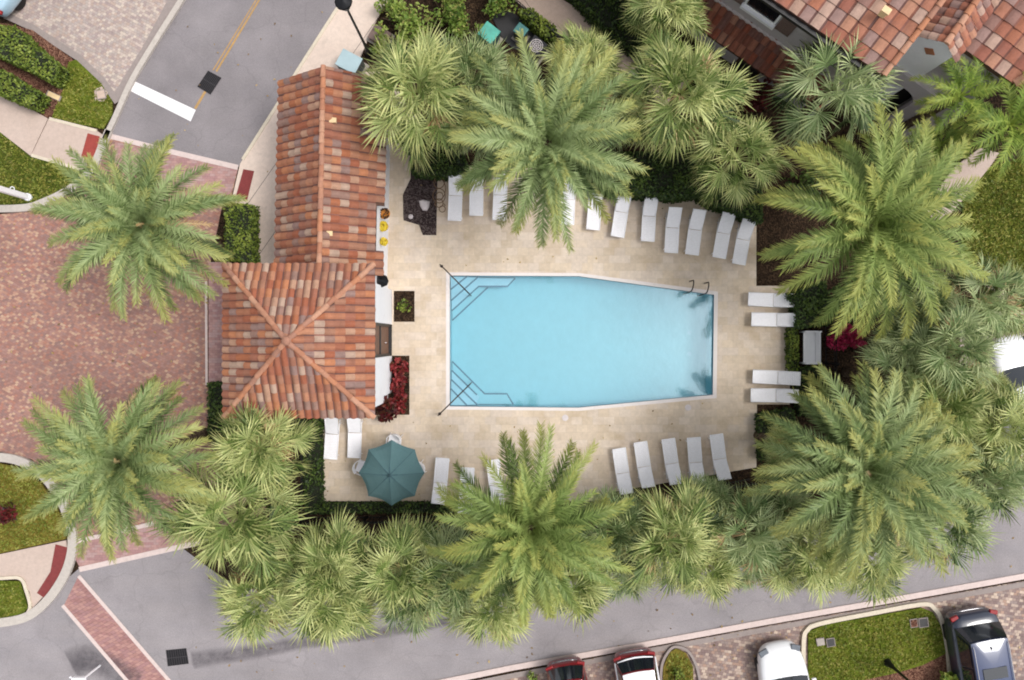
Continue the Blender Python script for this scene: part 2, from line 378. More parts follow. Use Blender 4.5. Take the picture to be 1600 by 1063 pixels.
M['hedge_mid'] = mat_leaf('hedge_leaf_mid', (C(52, 72, 24, 1), C(98, 116, 42, 1), C(146, 156, 66, 1)), C(120, 140, 60, 1), .3, .15)
M['bush'] = mat_leaf('bush_leaf', (C(62, 88, 28, 1), C(108, 136, 50, 1), C(156, 172, 84, 1)), C(190, 150, 110, 1), .5, .2, .8)
M['redleaf'] = mat_leaf('red_leaf', (C(70, 18, 22, 1), C(120, 32, 34, 1), C(168, 70, 70, 1)), C(90, 90, 40, 1), .5, .15, .8)
M['magenta'] = mat_leaf('magenta_bract', (C(96, 14, 40, 1), C(156, 26, 66, 1), C(200, 50, 96, 1)), C(200, 90, 120, 1), .5, .2, .8)
M['darkred'] = mat_leaf('dark_red_leaf', (C(44, 10, 14, 1), C(84, 20, 26, 1), C(120, 36, 40, 1)), C(90, 90, 40, 1), .3, .15)
M['yellowflower'] = mat_plain('yellow_petals', C(232, 206, 60), .7, .15, 9)
def mat_water():
    t = NT('pool_water'); tr = t.n('BsdfTransparent'); tr.inputs[0].default_value = (.90, .98, 1, 1)
    gl = t.n('BsdfGlossy'); gl.inputs['Roughness'].default_value = .05; gl.inputs[0].default_value = (.72, .92, 1, 1)
    nb = t.bump(t.noise(2.6, 4, .6), .13, .03); t.t.links.new(nb, gl.inputs['Normal'])
    mx = t.n('MixShader'); mx.inputs[0].default_value = .16
    t.t.links.new(tr.outputs[0], mx.inputs[1]); t.t.links.new(gl.outputs[0], mx.inputs[2]); t.t.links.new(mx.outputs[0], t.out.inputs[0]); return t.m
M['water'] = mat_water()
def mat_pool():
    t = NT('pool_plaster'); c = t.mix(t.noise(.25, 3), C(134, 192, 206, 1.0), C(140, 196, 208, 1.0))
    c = t.mix(1.0, c, t.grey(t.noise(3, 4), .97, 1.03), 'MULTIPLY'); t.principled(c, .7); return t.m
M['pool'] = mat_pool()
M['step'] = mat_plain('step_plaster', C(170, 218, 234), .7, .03)
M['pooltile'] = mat_plain('dark_blue_tile', C(66, 112, 136), .3, .2, 20)
M['tyre'] = mat_plain('tyre', C(30, 30, 30), .85)
M['rim'] = mat_plain('rim', C(170, 172, 176), .35, .05, metal=.8)
M['glass'] = mat_plain('car_glass', C(28, 34, 42), .06, .05, coat=1)
M['glass_house'] = mat_plain('window_glass', C(26, 28, 34), .1, .1)
M['chrome'] = mat_plain('chrome', C(170, 168, 172), .25, .02, metal=.9)
M['red_light'] = mat_plain('tail_lamp', C(150, 22, 26), .2, .1)
M['clear_light'] = mat_plain('head_lamp', C(110, 116, 124), .15, .1)
def paint(name, c): return mat_plain(name, c, .3, .02, 3, coat=1)

# ------------------------------------------------------------------ SETTING
POOL = [(703, 431), (904, 432), (1115, 461), (1113, 617), (903, 637), (703, 635)]
COPE = [(697, 426), (905, 427), (1121, 456), (1119, 622), (905, 642), (697, 640)]
big = [(-1400, -1100), (3000, -1100), (3000, 2200), (-1400, 2200)]
struct('ground', big, -.03, M['mulch'], holes=[POOL])
# asphalt road top left
struct('road', [(300, -500), (560, -500), (700, -300), (560, -30), (525, 20), (462, 115), (432, 165), (380, 252), (372, 262), (262, 236), (172, 213), (178, 196), (207, 128), (286, 0), (430, -240)], 0, M['asphalt'])
# bottom road
struct('road', [(-400, 990), (0, 980), (60, 958), (104, 905), (124, 888), (280, 853), (350, 905), (440, 935), (700, 908), (1190, 842), (1500, 775), (1640, 742), (2200, 640), (2200, 800), (1600, 902), (1200, 972), (800, 1045), (690, 1066), (500, 1100), (300, 1700), (-400, 1700)], 0, M['asphalt_b'])
# plaza of brick pavers
struct('plaza', [(-400, 335), (0, 335), (50, 330), (95, 310), (140, 270), (160, 232), (172, 215), (262, 238), (372, 264), (360, 315), (348, 318), (325, 430), (325, 600), (350, 672), (420, 800), (300, 850), (280, 853), (124, 888), (118, 850), (113, 800), (88, 752), (50, 718), (0, 706), (-400, 706)], .004, M['plaza'])
struct('paved_apron', [(120, 845), (300, 805), (330, 840), (280, 852), (125, 887), (117, 872)], .010, M['brickpink'])
struct('paved_apron', [(180, 222), (262, 240), (371, 266), (358, 312), (270, 290), (180, 262)], .010, M['brickpink'])
struct('paved_apron', [(326, 410), (362, 410), (362, 602), (326, 602)], .010, M['brickpink'])
strip('plaza_border', [(322, 440), (323, 602)], .09, .016, M['band'])
strip('road_border', [(172, 213), (262, 236), (372, 262)], .2, .018, M['band'])
strip('road_border', [(124, 890), (280, 855), (340, 842)], .2, .018, M['band'])
strip('road_border', [(120, 846), (240, 818)], .16, .018, M['band'])
# crosswalk
struct('crosswalk', [(122, 902), (262, 1063), (330, 1142), (266, 1142), (200, 1063), (100, 946)], .008, M['crosswalk'])
strip('crosswalk_line', [(123, 900), (264, 1063), (330, 1139)], .14, .014, M['band'])
strip('crosswalk_line', [(98, 946), (198, 1063), (262, 1138)], .14, .014, M['band'])
# kerbs
def kerb(pts, w=.2, z=.13, m='kerb', curve=True): return strip('kerb', pts, w, z, M[m], z0=-.02, curve=curve)
kerb([(300, -25), (283, 5), (245, 65), (208, 127), (183, 182), (172, 205), (166, 219)], .2)
kerb([(172, 205), (163, 226), (152, 252), (140, 272), (110, 297), (72, 316), (35, 326), (-60, 327)], .28)
kerb([(-60, 715), (0, 714), (38, 722), (72, 745), (98, 782), (112, 820), (115, 855), (104, 895), (78, 935), (45, 962), (0, 972), (-60, 976)], .34)
struct('gutter', [(262, 0), (272, -18), (292, -18), (280, 4), (240, 66), (204, 126), (184, 160), (176, 150), (225, 70)], .006, M['gutter'])
# driveway
struct('driveway', [(-300, -200), (380, -200), (268, -6), (230, 62), (180, 152), (122, 86), (52, 40), (12, 22), (-300, -60)], .002, M['driveway'])
strip('driveway_border', [(8, 24), (52, 44), (122, 90), (160, 126), (184, 160)], .26, .02, M['gutter'])
# lawns
LG = .05
struct('lawn', [(108, 98), (120, 94), (158, 130), (176, 158), (176, 180), (162, 202), (130, 196), (82, 184), (100, 140)], LG, M['grass'], z0=-.03)
struct('planting_bed', [(-60, 30), (15, 38), (52, 48), (118, 96), (104, 140), (84, 186), (74, 184), (0, 143), (-60, 110)], .03, M['mulch_red'], z0=-.03)
struct('lawn', [(-60, 180), (0, 205), (50, 246), (124, 266), (128, 278), (104, 298), (68, 314), (34, 322), (-60, 323)], LG, M['grass_dark'], z0=-.03)
struct('sidewalk', [(-60, 108), (0, 144), (76, 186), (49, 244), (0, 206), (-60, 165)], .06, M['walk_left'], z0=-.03)
struct('sidewalk', [(78, 185), (152, 205), (166, 214), (150, 254), (126, 266), (50, 243)], .045, M['walk_left'], z0=-.03)
strip('sidewalk_edge', [(78, 186), (152, 205)], .12, .06, M['kerb_light'], z0=0)
strip('sidewalk_edge', [(50, 243), (125, 265)], .12, .06, M['kerb_light'], z0=0)
struct('tactile_paving', [(138, 209), (157, 214), (148, 251), (128, 245)], .052, M['tactile'])
struct('lawn', [(-60, 722), (0, 724), (36, 732), (64, 754), (88, 788), (102, 822), (104, 842), (0, 865), (-60, 885)], LG, M['grass_brown'], z0=-.03)
struct('sidewalk', [(-60, 885), (0, 866), (104, 844), (106, 858), (96, 892), (72, 928), (52, 950), (48, 925), (36, 905), (0, 903), (-60, 905)], .05, M['walk_left'], z0=-.03)
struct('tactile_paving', [(88, 850), (107, 855), (101, 892), (75, 937), (59, 926), (80, 893)], .058, M['tactile_dark'])
struct('lawn', [(-60, 908), (0, 907), (32, 908), (44, 948), (36, 962), (0, 970), (-60, 972)], LG, M['grass'], z0=-.03)
kerb([(-60, 903), (0, 903), (33, 903), (43, 922), (49, 948), (40, 962)], .12, .1, 'kerb_light')
# markings, drains
struct('road_marking', [(210, 127), (306, 172), (298, 190), (205, 143)], .007, M['marking'])
strip('road_marking', [(445, -70), (404, 2), (338, 112)], .075, .007, M['yellow'])
strip('road_marking', [(440, -70), (399, 2), (333, 110)], .045, .007, M['yellow'])
strip('road_marking', [(321, 143), (305, 170)], .10, .007, M['yellow'])
struct('driveway_pad', [(148, 141), (160, 136), (170, 146), (164, 160), (150, 158)], .062, M['walk_left'])
# sidewalk west of the clubhouse
struct('sidewalk', [(522, 20), (560, -35), (640, -170), (760, -170), (600, 10), (580, 50), (556, 108), (600, 108), (600, 420), (392, 420), (392, 322), (362, 316), (376, 256), (434, 165), (464, 115)], .05, M['walk'], z0=-.03)
strip('kerb', [(563, -35), (525, 18), (465, 112), (435, 163), (380, 250)], .12, .075, M['kerb_light'], z0=-.02)
struct('tactile_paving', [(381, 265), (398, 268), (387, 313), (369, 308)], .056, M['tactile_dark'])
# sidewalk on the north side
struct('sidewalk', [(640, -60), (1040, -60), (1090, 130), (1040, 150), (950, 118), (868, 50), (800, 4), (720, 0)][0:0] or [(790, -8), (700, -80), (780, -80), (872, -4), (940, 38), (1010, 84), (1075, 128), (1040, 168), (960, 122), (900, 76), (868, 48)], .05, M['walk2'], z0=-.03)
# bottom right kerb, parking
struct('parking_pavers', [(640, 1085), (800, 1052), (1200, 978), (1600, 908), (2200, 806), (2200, 1500), (640, 1500)], .003, M['parking'])
strip('kerb', [(600, 1084), (800, 1043), (1000, 1008), (1200, 971), (1400, 936), (1600, 900), (1900, 850)], .22, .05, M['band'], z0=-.02)
strip('gutter', [(640, 1088), (800, 1056), (1200, 983), (1600, 913), (1900, 860)], .2, .02, M['gutter'])
struct('lawn', [(1262, 986), (1290, 975), (1438, 949), (1456, 956), (1470, 980), (1476, 1020), (1440, 1038), (1400, 1050), (1340, 1063), (1340, 1120), (1262, 1120)], .09, M['grass'], z0=-.03)
struct('planting_bed', [(1340, 1063), (1400, 1050), (1440, 1038), (1476, 1020), (1482, 1120), (1340, 1120)], .07, M['mulch_red'], z0=-.03)
kerb([(1254, 1090), (1254, 1004), (1260, 983), (1280, 973), (1360, 957), (1438, 943), (1458, 950), (1470, 972), (1479, 1020), (1486, 1090)], .16, .13, 'kerb_light')
struct('lawn', [(1036, 1040), (1046, 1018), (1056, 1012), (1072, 1020), (1082, 1040), (1084, 1100), (1034, 1100)], .09, M['grass_brown'], z0=-.03)
kerb([(1031, 1090), (1033, 1040), (1044, 1016), (1056, 1009), (1074, 1016), (1086, 1036), (1092, 1060), (1093, 1090)], .10, .13, 'gutter')
# right side
struct('lawn', [(1504, 312), (1545, 262), (1600, 245), (2000, 150), (2000, 440), (1604, 440), (1560, 440), (1500, 400)], LG, M['grass_dark'], z0=-.03)
struct('sidewalk', [(1440, 330), (1490, 262), (1530, 232), (1560, 240), (1545, 262), (1504, 312), (1470, 350)], .06, M['walk_left'], z0=-.03)
struct('sidewalk', [(1540, 446), (2000, 446), (2000, 500), (1540, 500)], .06, M['walk_left'], z0=-.03)
struct('driveway', [(1500, 500), (2200, 500), (2200, 600), (1640, 690), (1500, 700)], .002, M['driveway'])
# pool deck
DECK = [(600, 108), (660, 200), (648, 240), (640, 262), (1000, 262), (1100, 290), (1181, 330), (1181, 447), (1233, 447), (1233, 632), (1182, 632), (1181, 730), (960, 768), (930, 783), (505, 783), (505, 645), (595, 640), (595, 108)]
struct('pool_deck', DECK, .06, M['deck'], z0=-.03, holes=[COPE])
struct('planting_bed', [(642, 262), (684, 262), (682, 368), (661, 368), (655, 352), (631, 345), (630, 305), (642, 280)], .085, M['mulch_black'], z0=.05)
struct('planting_bed', [(616, 455), (648, 455), (648, 503), (616, 503)], .085, M['mulch'], z0=.05)
struct('planting_bed', [(606, 556), (640, 556), (640, 648), (606, 648)], .085, M['mulch'], z0=.05)

# ------------------------------------------------------------------ POOL
pool = thing('swimming_pool', 'turquoise six-sided swimming pool with white coping and corner steps in the tan deck', 'swimming pool', (0, 0, 0))
m = MB(); m.prism([P(*p) for p in COPE], -.03, .075, [[P(*p) for p in POOL]], bottom=False)
m.obj('coping', M['band'] if 0 else mat_concrete('coping_stone', C(246, 238, 236), C(238, 228, 224), .03), pool)
m = MB(); pw = [P(*p) for p in POOL]; n = len(pw); DEP = -1.15
for i in range(n):
    a, b = pw[i], pw[(i + 1) % n]
    m.add([(a.x, a.y, .07), (b.x, b.y, .07), (b.x, b.y, DEP), (a.x, a.y, DEP)], [(3, 2, 1, 0)])
m.prism(pw, None, DEP); m.obj('shell', M['pool'], pool)
m = MB()
for i in range(n):
    a, b = pw[i], pw[(i + 1) % n]; d = (b - a).normalized(); s = Vector((-d.y, d.x, 0)); c = sum(pw, Vector()) / n
    if (c - a).dot(s) < 0: s = -s
    e = s * .012
    m.add([(a.x + e.x, a.y + e.y, .05), (b.x + e.x, b.y + e.y, .05), (b.x + e.x, b.y + e.y, -.2), (a.x + e.x, a.y + e.y, -.2)], [(3, 2, 1, 0)])
m.obj('waterline_tiles', mat_plain('waterline_tile', C(96, 150, 172), .3, .15, 30), pool)
def pstep(pts, z, edge):
    m = MB(); q = [P(x, y, 0) for x, y in pts]; m.prism(q, DEP, z)
    o = m.obj('step', M['step'] if z > -.7 else M['pool'], pool)
    l, r = ribbon_pts([P(x, y, 0) for x, y in edge], .06); m = MB()
    for i in range(len(l) - 1): m.add([(l[i].x, l[i].y, z + .006), (l[i + 1].x, l[i + 1].y, z + .006), (r[i + 1].x, r[i + 1].y, z + .006), (r[i].x, r[i].y, z + .006)], [(3, 2, 1, 0)])
    m.obj('nosing', M['pooltile'], o)
x0 = 704
pstep([(x0, 432), (x0, 452), (730, 432)], -.16, [(x0, 452), (729, 432)])
pstep([(x0, 432), (x0, 469), (747, 432)], -.38, [(x0, 469), (746, 432)])
pstep([(x0, 432), (x0, 485), (747, 446), (793, 446), (805, 433)], -.62, [(x0, 485), (747, 446), (793, 446), (805, 433)])
pstep([(x0, 432), (x0, 500), (762, 447), (747, 440)], -.88, [(x0, 500), (761, 447)])
pstep([(x0, 634), (x0, 608), (730, 634)], -.16, [(x0, 608), (729, 634)])
pstep([(x0, 634), (x0, 594), (746, 634)], -.38, [(x0, 594), (745, 634)])
pstep([(x0, 634), (x0, 580), (748, 622), (742, 634)], -.62, [(x0, 580), (744, 619)])
pstep([(x0, 634), (x0, 566), (756, 618), (792, 618), (802, 635)], -.88, [(x0, 566), (756, 618), (792, 618), (802, 635)])
for (x, y) in ((1077, 520), (1077, 553)):
    m = MB(); ringd = [(.085, 0), (.085, .012), (.06, .014), (.06, .004), (.0, .004)]; m.lathe(ringd, (0, 0, 0), 16); o = m.obj('drain', M['step'], pool); o.location = P(x, y, DEP + .004)
m = MB(); m.prism(pw, None, -.06); tag(m.obj('water', M['water']), kind='structure')
for (x, y, lb) in ((883, 653, 'small white round skimmer lid below the lower middle of the pool'), (1075, 637, 'small white round skimmer lid near the lower right corner of the pool')):
    m = MB(); m.lathe([(.125, 0), (.125, .012), (.1, .018), (0, .02)], (0, 0, 0), 20)
    o = m.obj('skimmer_lid', M['offwhite']); o.location = P(x, y, .06); tag(o, lb, 'skimmer lid', 'skimmer lids on the deck')
# handrails into the water
def handrail(ax, ay, bx, by, lb):
    a = P(ax, ay, .9); b = P(bx, by, .9); t = thing('pool_handrail', lb, 'handrail', (a.x, a.y, .06), 0, 'pool handrails')
    d = (b - a); d.z = 0; L = d.length; d.normalize(); m = MB()
    pts = [Vector((0, 0, 0)), Vector((0, 0, .72)), d * .05 + Vector((0, 0, .8)), d * .12 + Vector((0, 0, .84)), d * (L * .6) + Vector((0, 0, .72)), d * (L - .08) + Vector((0, 0, .55)), d * L + Vector((0, 0, .48)), d * (L + .01) + Vector((0, 0, -.9))]
    m.tube(pts, .024, 8); m.obj('rail', M['bronze'], t, True)
    m = MB(); m.lathe([(.06, 0), (.06, .02), (.03, .03), (0, .03)], (0, 0, 0), 14); m.obj('escutcheon', M['dark'], t)
handrail(687, 413, 732, 458, 'dark handrail over the pool steps at the upper left corner')
handrail(684, 650, 733, 602, 'dark handrail over the pool steps at the lower left corner')
def ladder_rail(ax, ay, lb):
    o = P(ax, ay, .06); t = thing('pool_ladder_rail', lb, 'ladder rail', o, R(-12), 'pool ladder rails')
    m = MB(); pts = [(-.05, .42, 0), (-.05, .42, .45)]
    for k in range(7):
        an = math.pi * k / 6; pts.append((-.05 + .02 * (k / 6), .22 + .2 * math.cos(an), .6 + .17 * math.sin(an)))
    pts += [(0, .0, .3), (0, -.02, -.9)]
    m.tube(pts, .026, 8); m.obj('rail', M['bronze'], t, True)
ladder_rail(1076, 457, 'left one of two hooked dark ladder rails at the upper right pool edge')
ladder_rail(1099, 460, 'right one of two hooked dark ladder rails at the upper right pool edge')

# ------------------------------------------------------------------ tiled roofs
rt = random.Random(5)
def tile_slope(mb, O, U, V, width, length, lo=None, hi=None, tw=.25, tl=.34, amp=.05, skip=None, mi=0):
    """O eave corner, U along eave, V upslope unit vectors; lo(v), hi(v) limit u"""
    O = Vector(O); U = Vector(U).normalized(); V = Vector(V).normalized(); N = U.cross(V).normalized()
    if N.z < 0: N = -N
    nu = int(math.ceil(width / tw)); nv = int(math.ceil(length / tl))
    S = [0, .12, .3, .5, .7, .88, 1.0]; Hh = [0, .35, .85, 1, .85, .35, 0]
    S = [s * .82 for s in S[:-1]] + [.82, 1.0]; Hh = Hh + [0.0]
    for j in range(nv):
        for i in range(nu):
            v0 = j * tl; v1 = min(v0 + tl + .03, length); uc = (i + .5) * tw; vc = v0 + tl / 2
            L0 = lo(vc) if lo else 0; H0 = hi(vc) if hi else width
            if uc + tw / 2 < L0 + .02 or uc - tw / 2 > H0 - .02: continue
            if v0 >= length - .02: continue
            if skip and skip(uc, vc): continue
            jit = rt.uniform(-.012, .012); b = len(mb.v); k = len(S)
            for (v, lift) in ((v0, .045), (v1, .012)):
                la = lo(v) if lo else 0; ha = hi(v) if hi else width
                for s, h in zip(S, Hh):
                    u = min(max(i * tw + s * tw + jit, la), ha)
                    p = O + U * u + V * (v + jit) + N * (lift + h * amp); mb.v.append(tuple(p))
            for s, h in zip(S, Hh):
                la = lo(v0) if lo else 0; ha = hi(v0) if hi else width
                u = min(max(i * tw + s * tw + jit, la), ha); p = O + U * u + V * (v0 + jit) + N * (-.01); mb.v.append(tuple(p))
            for q in range(k - 1):
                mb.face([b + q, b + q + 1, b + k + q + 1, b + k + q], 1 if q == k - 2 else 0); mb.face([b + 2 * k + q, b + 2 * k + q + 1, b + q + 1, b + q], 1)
def ridge_caps(mb, p0, p1, r=.10, seg=.36, lift=.05, mi=0):
    p0 = Vector(p0); p1 = Vector(p1); d = p1 - p0; L = d.length; d.normalize(); n = max(1, round(L / seg)); seg = L / n
    a = d.cross(Vector((0, 0, 1))).normalized(); c = a.cross(d).normalized()
    if c.z < 0: c = -c
    for i in range(n):
        b = len(mb.v); q0 = p0 + d * (i * seg); q1 = p0 + d * ((i + 1) * seg + .04); j = rt.uniform(-.01, .01)
        for (q, rr, lf) in ((q0, r * 1.12, lift + .02), (q1, r * .92, lift)):
            for k in range(7):
                t = math.pi * k / 6; mb.v.append(tuple(q + a * (math.cos(t) * rr + j) + c * (math.sin(t) * rr * .8 + lf - .05)))
        for k in range(6): mb.face([b + k, b + 7 + k, b + 8 + k, b + k + 1], mi)
        mb.v.append(tuple(q0 + c * (lift - .06))); mb.face([b + k for k in range(7)] + [b + 14], mi)
# --- clubhouse
club = thing('clubhouse', 'small clubhouse with square hipped tower and long gabled wing under terracotta barrel tiles', 'building', (0, 0, 0))
TX0, TX1, TY0, TY1, TZ = -9.63, -4.60, -2.58, 2.53, 4.4
TA = Vector(((TX0 + TX1) / 2, (TY0 + TY1) / 2, 5.85))
m = MB(); ridge_lines = []
cs = [Vector((TX0, TY0, TZ)), Vector((TX1, TY0, TZ)), Vector((TX1, TY1, TZ)), Vector((TX0, TY1, TZ))]
for i in range(4):
    a, b = cs[i], cs[(i + 1) % 4]; U = (b - a); wd = U.length; U.normalize(); mid = (a + b) / 2; V = TA - mid; ln = V.length
    tile_slope(m, a, U, V, wd, ln, lo=lambda v, wd=wd, ln=ln: v / ln * wd / 2, hi=lambda v, wd=wd, ln=ln: wd - v / ln * wd / 2)
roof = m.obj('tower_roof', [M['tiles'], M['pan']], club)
m = MB()
for c in cs: ridge_caps(m, c + Vector((0, 0, .03)), TA + Vector((0, 0, .03)), .085, .34)
m.lathe([(.16, 0), (.13, .08), (.05, .13), (0, .14)], (TA.x, TA.y, TA.z + .04), 10); m.obj('hip_caps', M['ridge'], roof)
m = MB(); e = .03
m.add([c + Vector((0, 0, -.02)) for c in cs] + [c + Vector((0, 0, -.16)) for c in cs] + [TA + Vector((0, 0, -.02))],
      [(0, 1, 8), (1, 2, 8), (2, 3, 8), (3, 0, 8), (0, 4, 5, 1), (1, 5, 6, 2), (2, 6, 7, 3), (3, 7, 4, 0), (7, 6, 5, 4)])
m.obj('eave', M['wood'], roof)
m = MB(); m.box(((-9.35 - 4.83) / 2, -.02, 2.12), (9.35 - 4.83, 4.7, 4.24)); 
m.box((-4.755, 1.28, 2.12), (.15, 1.34, 4.22)); m.box((-4.755, -1.33, 2.12), (.15, 1.42, 4.22)); m.obj('tower_wall', M['stucco'], club)
m = MB()
for yy in (.55, -.56): m.box((-4.79, yy, 1.95), (.1, .09, 3.9))
m.box((-4.79, 0, 3.86), (.1, 1.02, .1)); m.box((-4.79, 0, 2.2), (.08, 1.02, .08)); m.box((-4.76, 0, .08), (.16, 1.2, .04))
dr = m.obj('door_frame', M['dark'], club)
m = MB(); m.box((-4.815, 0, 2.0), (.03, 1.03, 3.7)); m.obj('door', M['door'], dr)
m = MB(); m.tube([(-4.75, -.1, 1.0), (-4.72, -.1, 1.0), (-4.72, -.1, 1.25), (-4.75, -.1, 1.25)], .012, 6); m.obj('handle', M['chrome'], dr)
# wing
WX0, WX1, WR, WZ, WRZ = -8.36, -4.58, -6.47, 2.87, 4.3
WY0, WY1 = 2.27, 9.18
sh = .022
def shear(mb):
    mb.v = [(x + sh * (y - 2.5), y, z) for x, y, z in mb.v]; return mb
m = MB(); V = Vector((WR - WX0, 0, WRZ - WZ)); ln = V.length
tile_slope(m, (WX0, WY1, WZ), (0, -1, 0), V, WY1 - TY1 + .02, ln, tw=.285, tl=.34, amp=.065)
V2 = Vector((WR - WX1, 0, WRZ - WZ))
def sk(u, v):   # the notch in the eave beside the flower pots
    y = WY0 + u; return v < .3 and 3.15 < y < 4.75
tile_slope(m, (WX1, WY0, WZ), (0, 1, 0), V2, WY1 - WY0, ln, tw=.285, tl=.34, amp=.06, skip=sk)
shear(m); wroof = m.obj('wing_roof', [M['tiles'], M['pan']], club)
m = MB(); ridge_caps(m, (WR, TY1 + .0, WRZ + .02), (WR, WY1, WRZ + .02), .09, .38); shear(m); m.obj('ridge_caps', M['ridge'], wroof)
m = MB(); nx = WX1 - .24
m.add([(WX0, WY0 + .3, WZ - .03), (WX0, WY1, WZ - .03), (WR, WY1, WRZ - .03), (WR, WY0 + .3, WRZ - .03), (WX0, WY0 + .3, WZ - .15), (WX0, WY1, WZ - .15), (WR, WY1, WRZ - .2), (WR, WY0 + .3, WRZ - .2)],
      [(0, 3, 2, 1), (4, 5, 6, 7), (0, 1, 5, 4), (1, 2, 6, 5), (2, 3, 7, 6), (3, 0, 4, 7)])
def slab_r(ya, yb, xe):
    ze = WZ + (WX1 - xe) / (WX1 - WR) * (WRZ - WZ)
    m.add([(xe, ya, ze - .03), (xe, yb, ze - .03), (WR, yb, WRZ - .03), (WR, ya, WRZ - .03), (xe, ya, ze - .15), (xe, yb, ze - .15), (WR, yb, WRZ - .2), (WR, ya, WRZ - .2)],
          [(0, 1, 2, 3), (7, 6, 5, 4), (4, 5, 1, 0), (5, 6, 2, 1), (6, 7, 3, 2), (7, 4, 0, 3)])
slab_r(WY0, 3.15, WX1); slab_r(3.15, 4.75, nx); slab_r(4.75, WY1, WX1)
shear(m); m.obj('eave', M['wood'], wroof)
m = MB(); m.prism([(-8.15, 2.4), (-4.86, 2.4), (-4.86, 9.0), (-8.15, 9.0)], 0, WZ - .1)
m.add([(-8.15, 9.0, WZ - .1), (-4.86, 9.0, WZ - .1), (-6.47, 9.0, WRZ - .25)], [(0, 1, 2)]); shear(m); m.obj('wing_wall', M['stucco'], club)
for (x, y, z) in ((521, 190, 4.02), (515, 366, 4.02)):
    o = P(x, y, z); m = MB(); m.box((0, 0, .0), (.22, .13, .26), mi=0); m.box((0, 0, .15), (.27, .17, .05)); v = m.obj('roof_vent', M['beige'], wroof, bevel=.01); v.location = o
# --- planters and pots by the clubhouse
def pot(x, y, r, h, mt, lb, plant=None, name='flower_pot', cat='flower pot', pm=None):
    t = thing(name, lb, cat, P(x, y, .06), 0)
    m = MB(); m.lathe([(r * .7, 0), (r, h * .9), (r * 1.06, h * .9), (r * 1.06, h), (r * .9, h), (r * .85, h * .85), (0, h * .85)], (0, 0, 0), 18); m.obj('pot', mt, t, True)
    m = MB(); m.lathe([(r * .86, h * .86), (0, h * .88)], (0, 0, 0), 14); m.obj('soil', M['soil'], t)
    return t

# ------------------------------------------------------------------ vegetation
rv = random.Random(11)
def rnd_dir(rng):
    z = rng.uniform(-1, 1); a = rng.uniform(0, 6.283); r = math.sqrt(1 - z * z); return Vector((r * math.cos(a), r * math.sin(a), z))
def leafq(mb, p, s, rng, tone, up=.4, tip=0, asp=1.7):
    n = rnd_dir(rng); n.z = abs(n.z) + up; n.normalize(); a = n.cross(rnd_dir(rng))
    if a.length < .05: a = n.orthogonal()
    a.normalize(); b = n.cross(a)
    mb.add([p - a * s * asp / 2, p - b * s / 2 + n * s * .1, p + a * s * asp / 2, p + b * s / 2 + n * s * .1], [(0, 1, 2, 3)], 0, tone, tip)
def leaf_clump(name, mt, parent, blobs, count, size, rng, tones=(.15, .9)):
    """foliage: leaf-sized faces through a set of ellipsoid clumps [(centre, radii)]"""
    m = MB()
    for (c, r) in blobs:
        bt = rng.uniform(*tones)
        for _ in range(int(count * (r[0] * r[1] + r[0] * r[2]))):
            d = rnd_dir(rng); k = rng.uniform(.55, 1.08); p = Vector((c[0] + d.x * r[0] * k, c[1] + d.y * r[1] * k, c[2] + d.z * r[2] * k))
            if p.z < .02: p.z = .02 + rng.random() * .05
            leafq(m, p, size * rng.uniform(.6, 1.3), rng, min(1, max(0, bt + rng.uniform(-.25, .25))), tip=rng.random())
    return m.obj(name, mt, parent)
def hedge(poly, h, lb, mt='hedge', dens=420, size=.07, name='hedge', cat='hedge', z0=0.0, group=None, rough=.07):
    pts = [P(x, y, h) for x, y in poly]; c = sum(pts, Vector()) / len(pts); c.z = 0; loc = [p - c for p in pts]
    t = thing(name, lb, cat, (c.x, c.y, z0), 0, group); rng = random.Random(len(lb) * 7 + int(c.x * 10))
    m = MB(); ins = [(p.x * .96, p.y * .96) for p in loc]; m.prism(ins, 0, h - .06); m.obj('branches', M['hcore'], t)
    m = MB(); xs = [p.x for p in loc]; ys = [p.y for p in loc]
    loops = [[Vector((p.x, p.y, 0)) for p in loc]]; tri = tessellate_polygon(loops); L = loops[0]
    for ta in tri:
        a, b, d = L[ta[0]], L[ta[1]], L[ta[2]]; ar = abs((b - a).cross(d - a).z) / 2
        for _ in range(int(ar * dens)):
            u, v = rng.random(), rng.random()
            if u + v > 1: u, v = 1 - u, 1 - v
            p = a + (b - a) * u + (d - a) * v; nz = math.sin(p.x * 4.1 + 1) * math.cos(p.y * 3.7) * rough
            p.z = h + nz + rng.uniform(-.09, .05)
            leafq(m, p, size * rng.uniform(.6, 1.3), rng, min(1, max(0, .5 + nz * 4 + rng.uniform(-.35, .35))), tip=rng.random())
    n = len(loc)
    for i in range(n):
        a, b = loc[i], loc[(i + 1) % n]; ln = Vector((b.x - a.x, b.y - a.y, 0)).length
        for _ in range(int(ln * h * dens * .8)):
            p = a.lerp(b, rng.random()); p = Vector((p.x + rng.uniform(-.06, .06), p.y + rng.uniform(-.06, .06), rng.uniform(.03, h)))
            leafq(m, p, size * rng.uniform(.6, 1.3), rng, min(1, max(0, .45 + rng.uniform(-.35, .35))), .1, tip=rng.random())
    m.obj('foliage', M[mt], t); return t
M['hcore'] = mat_plain('hedge_core', C(30, 34, 20, 1), .95, .2, 8)

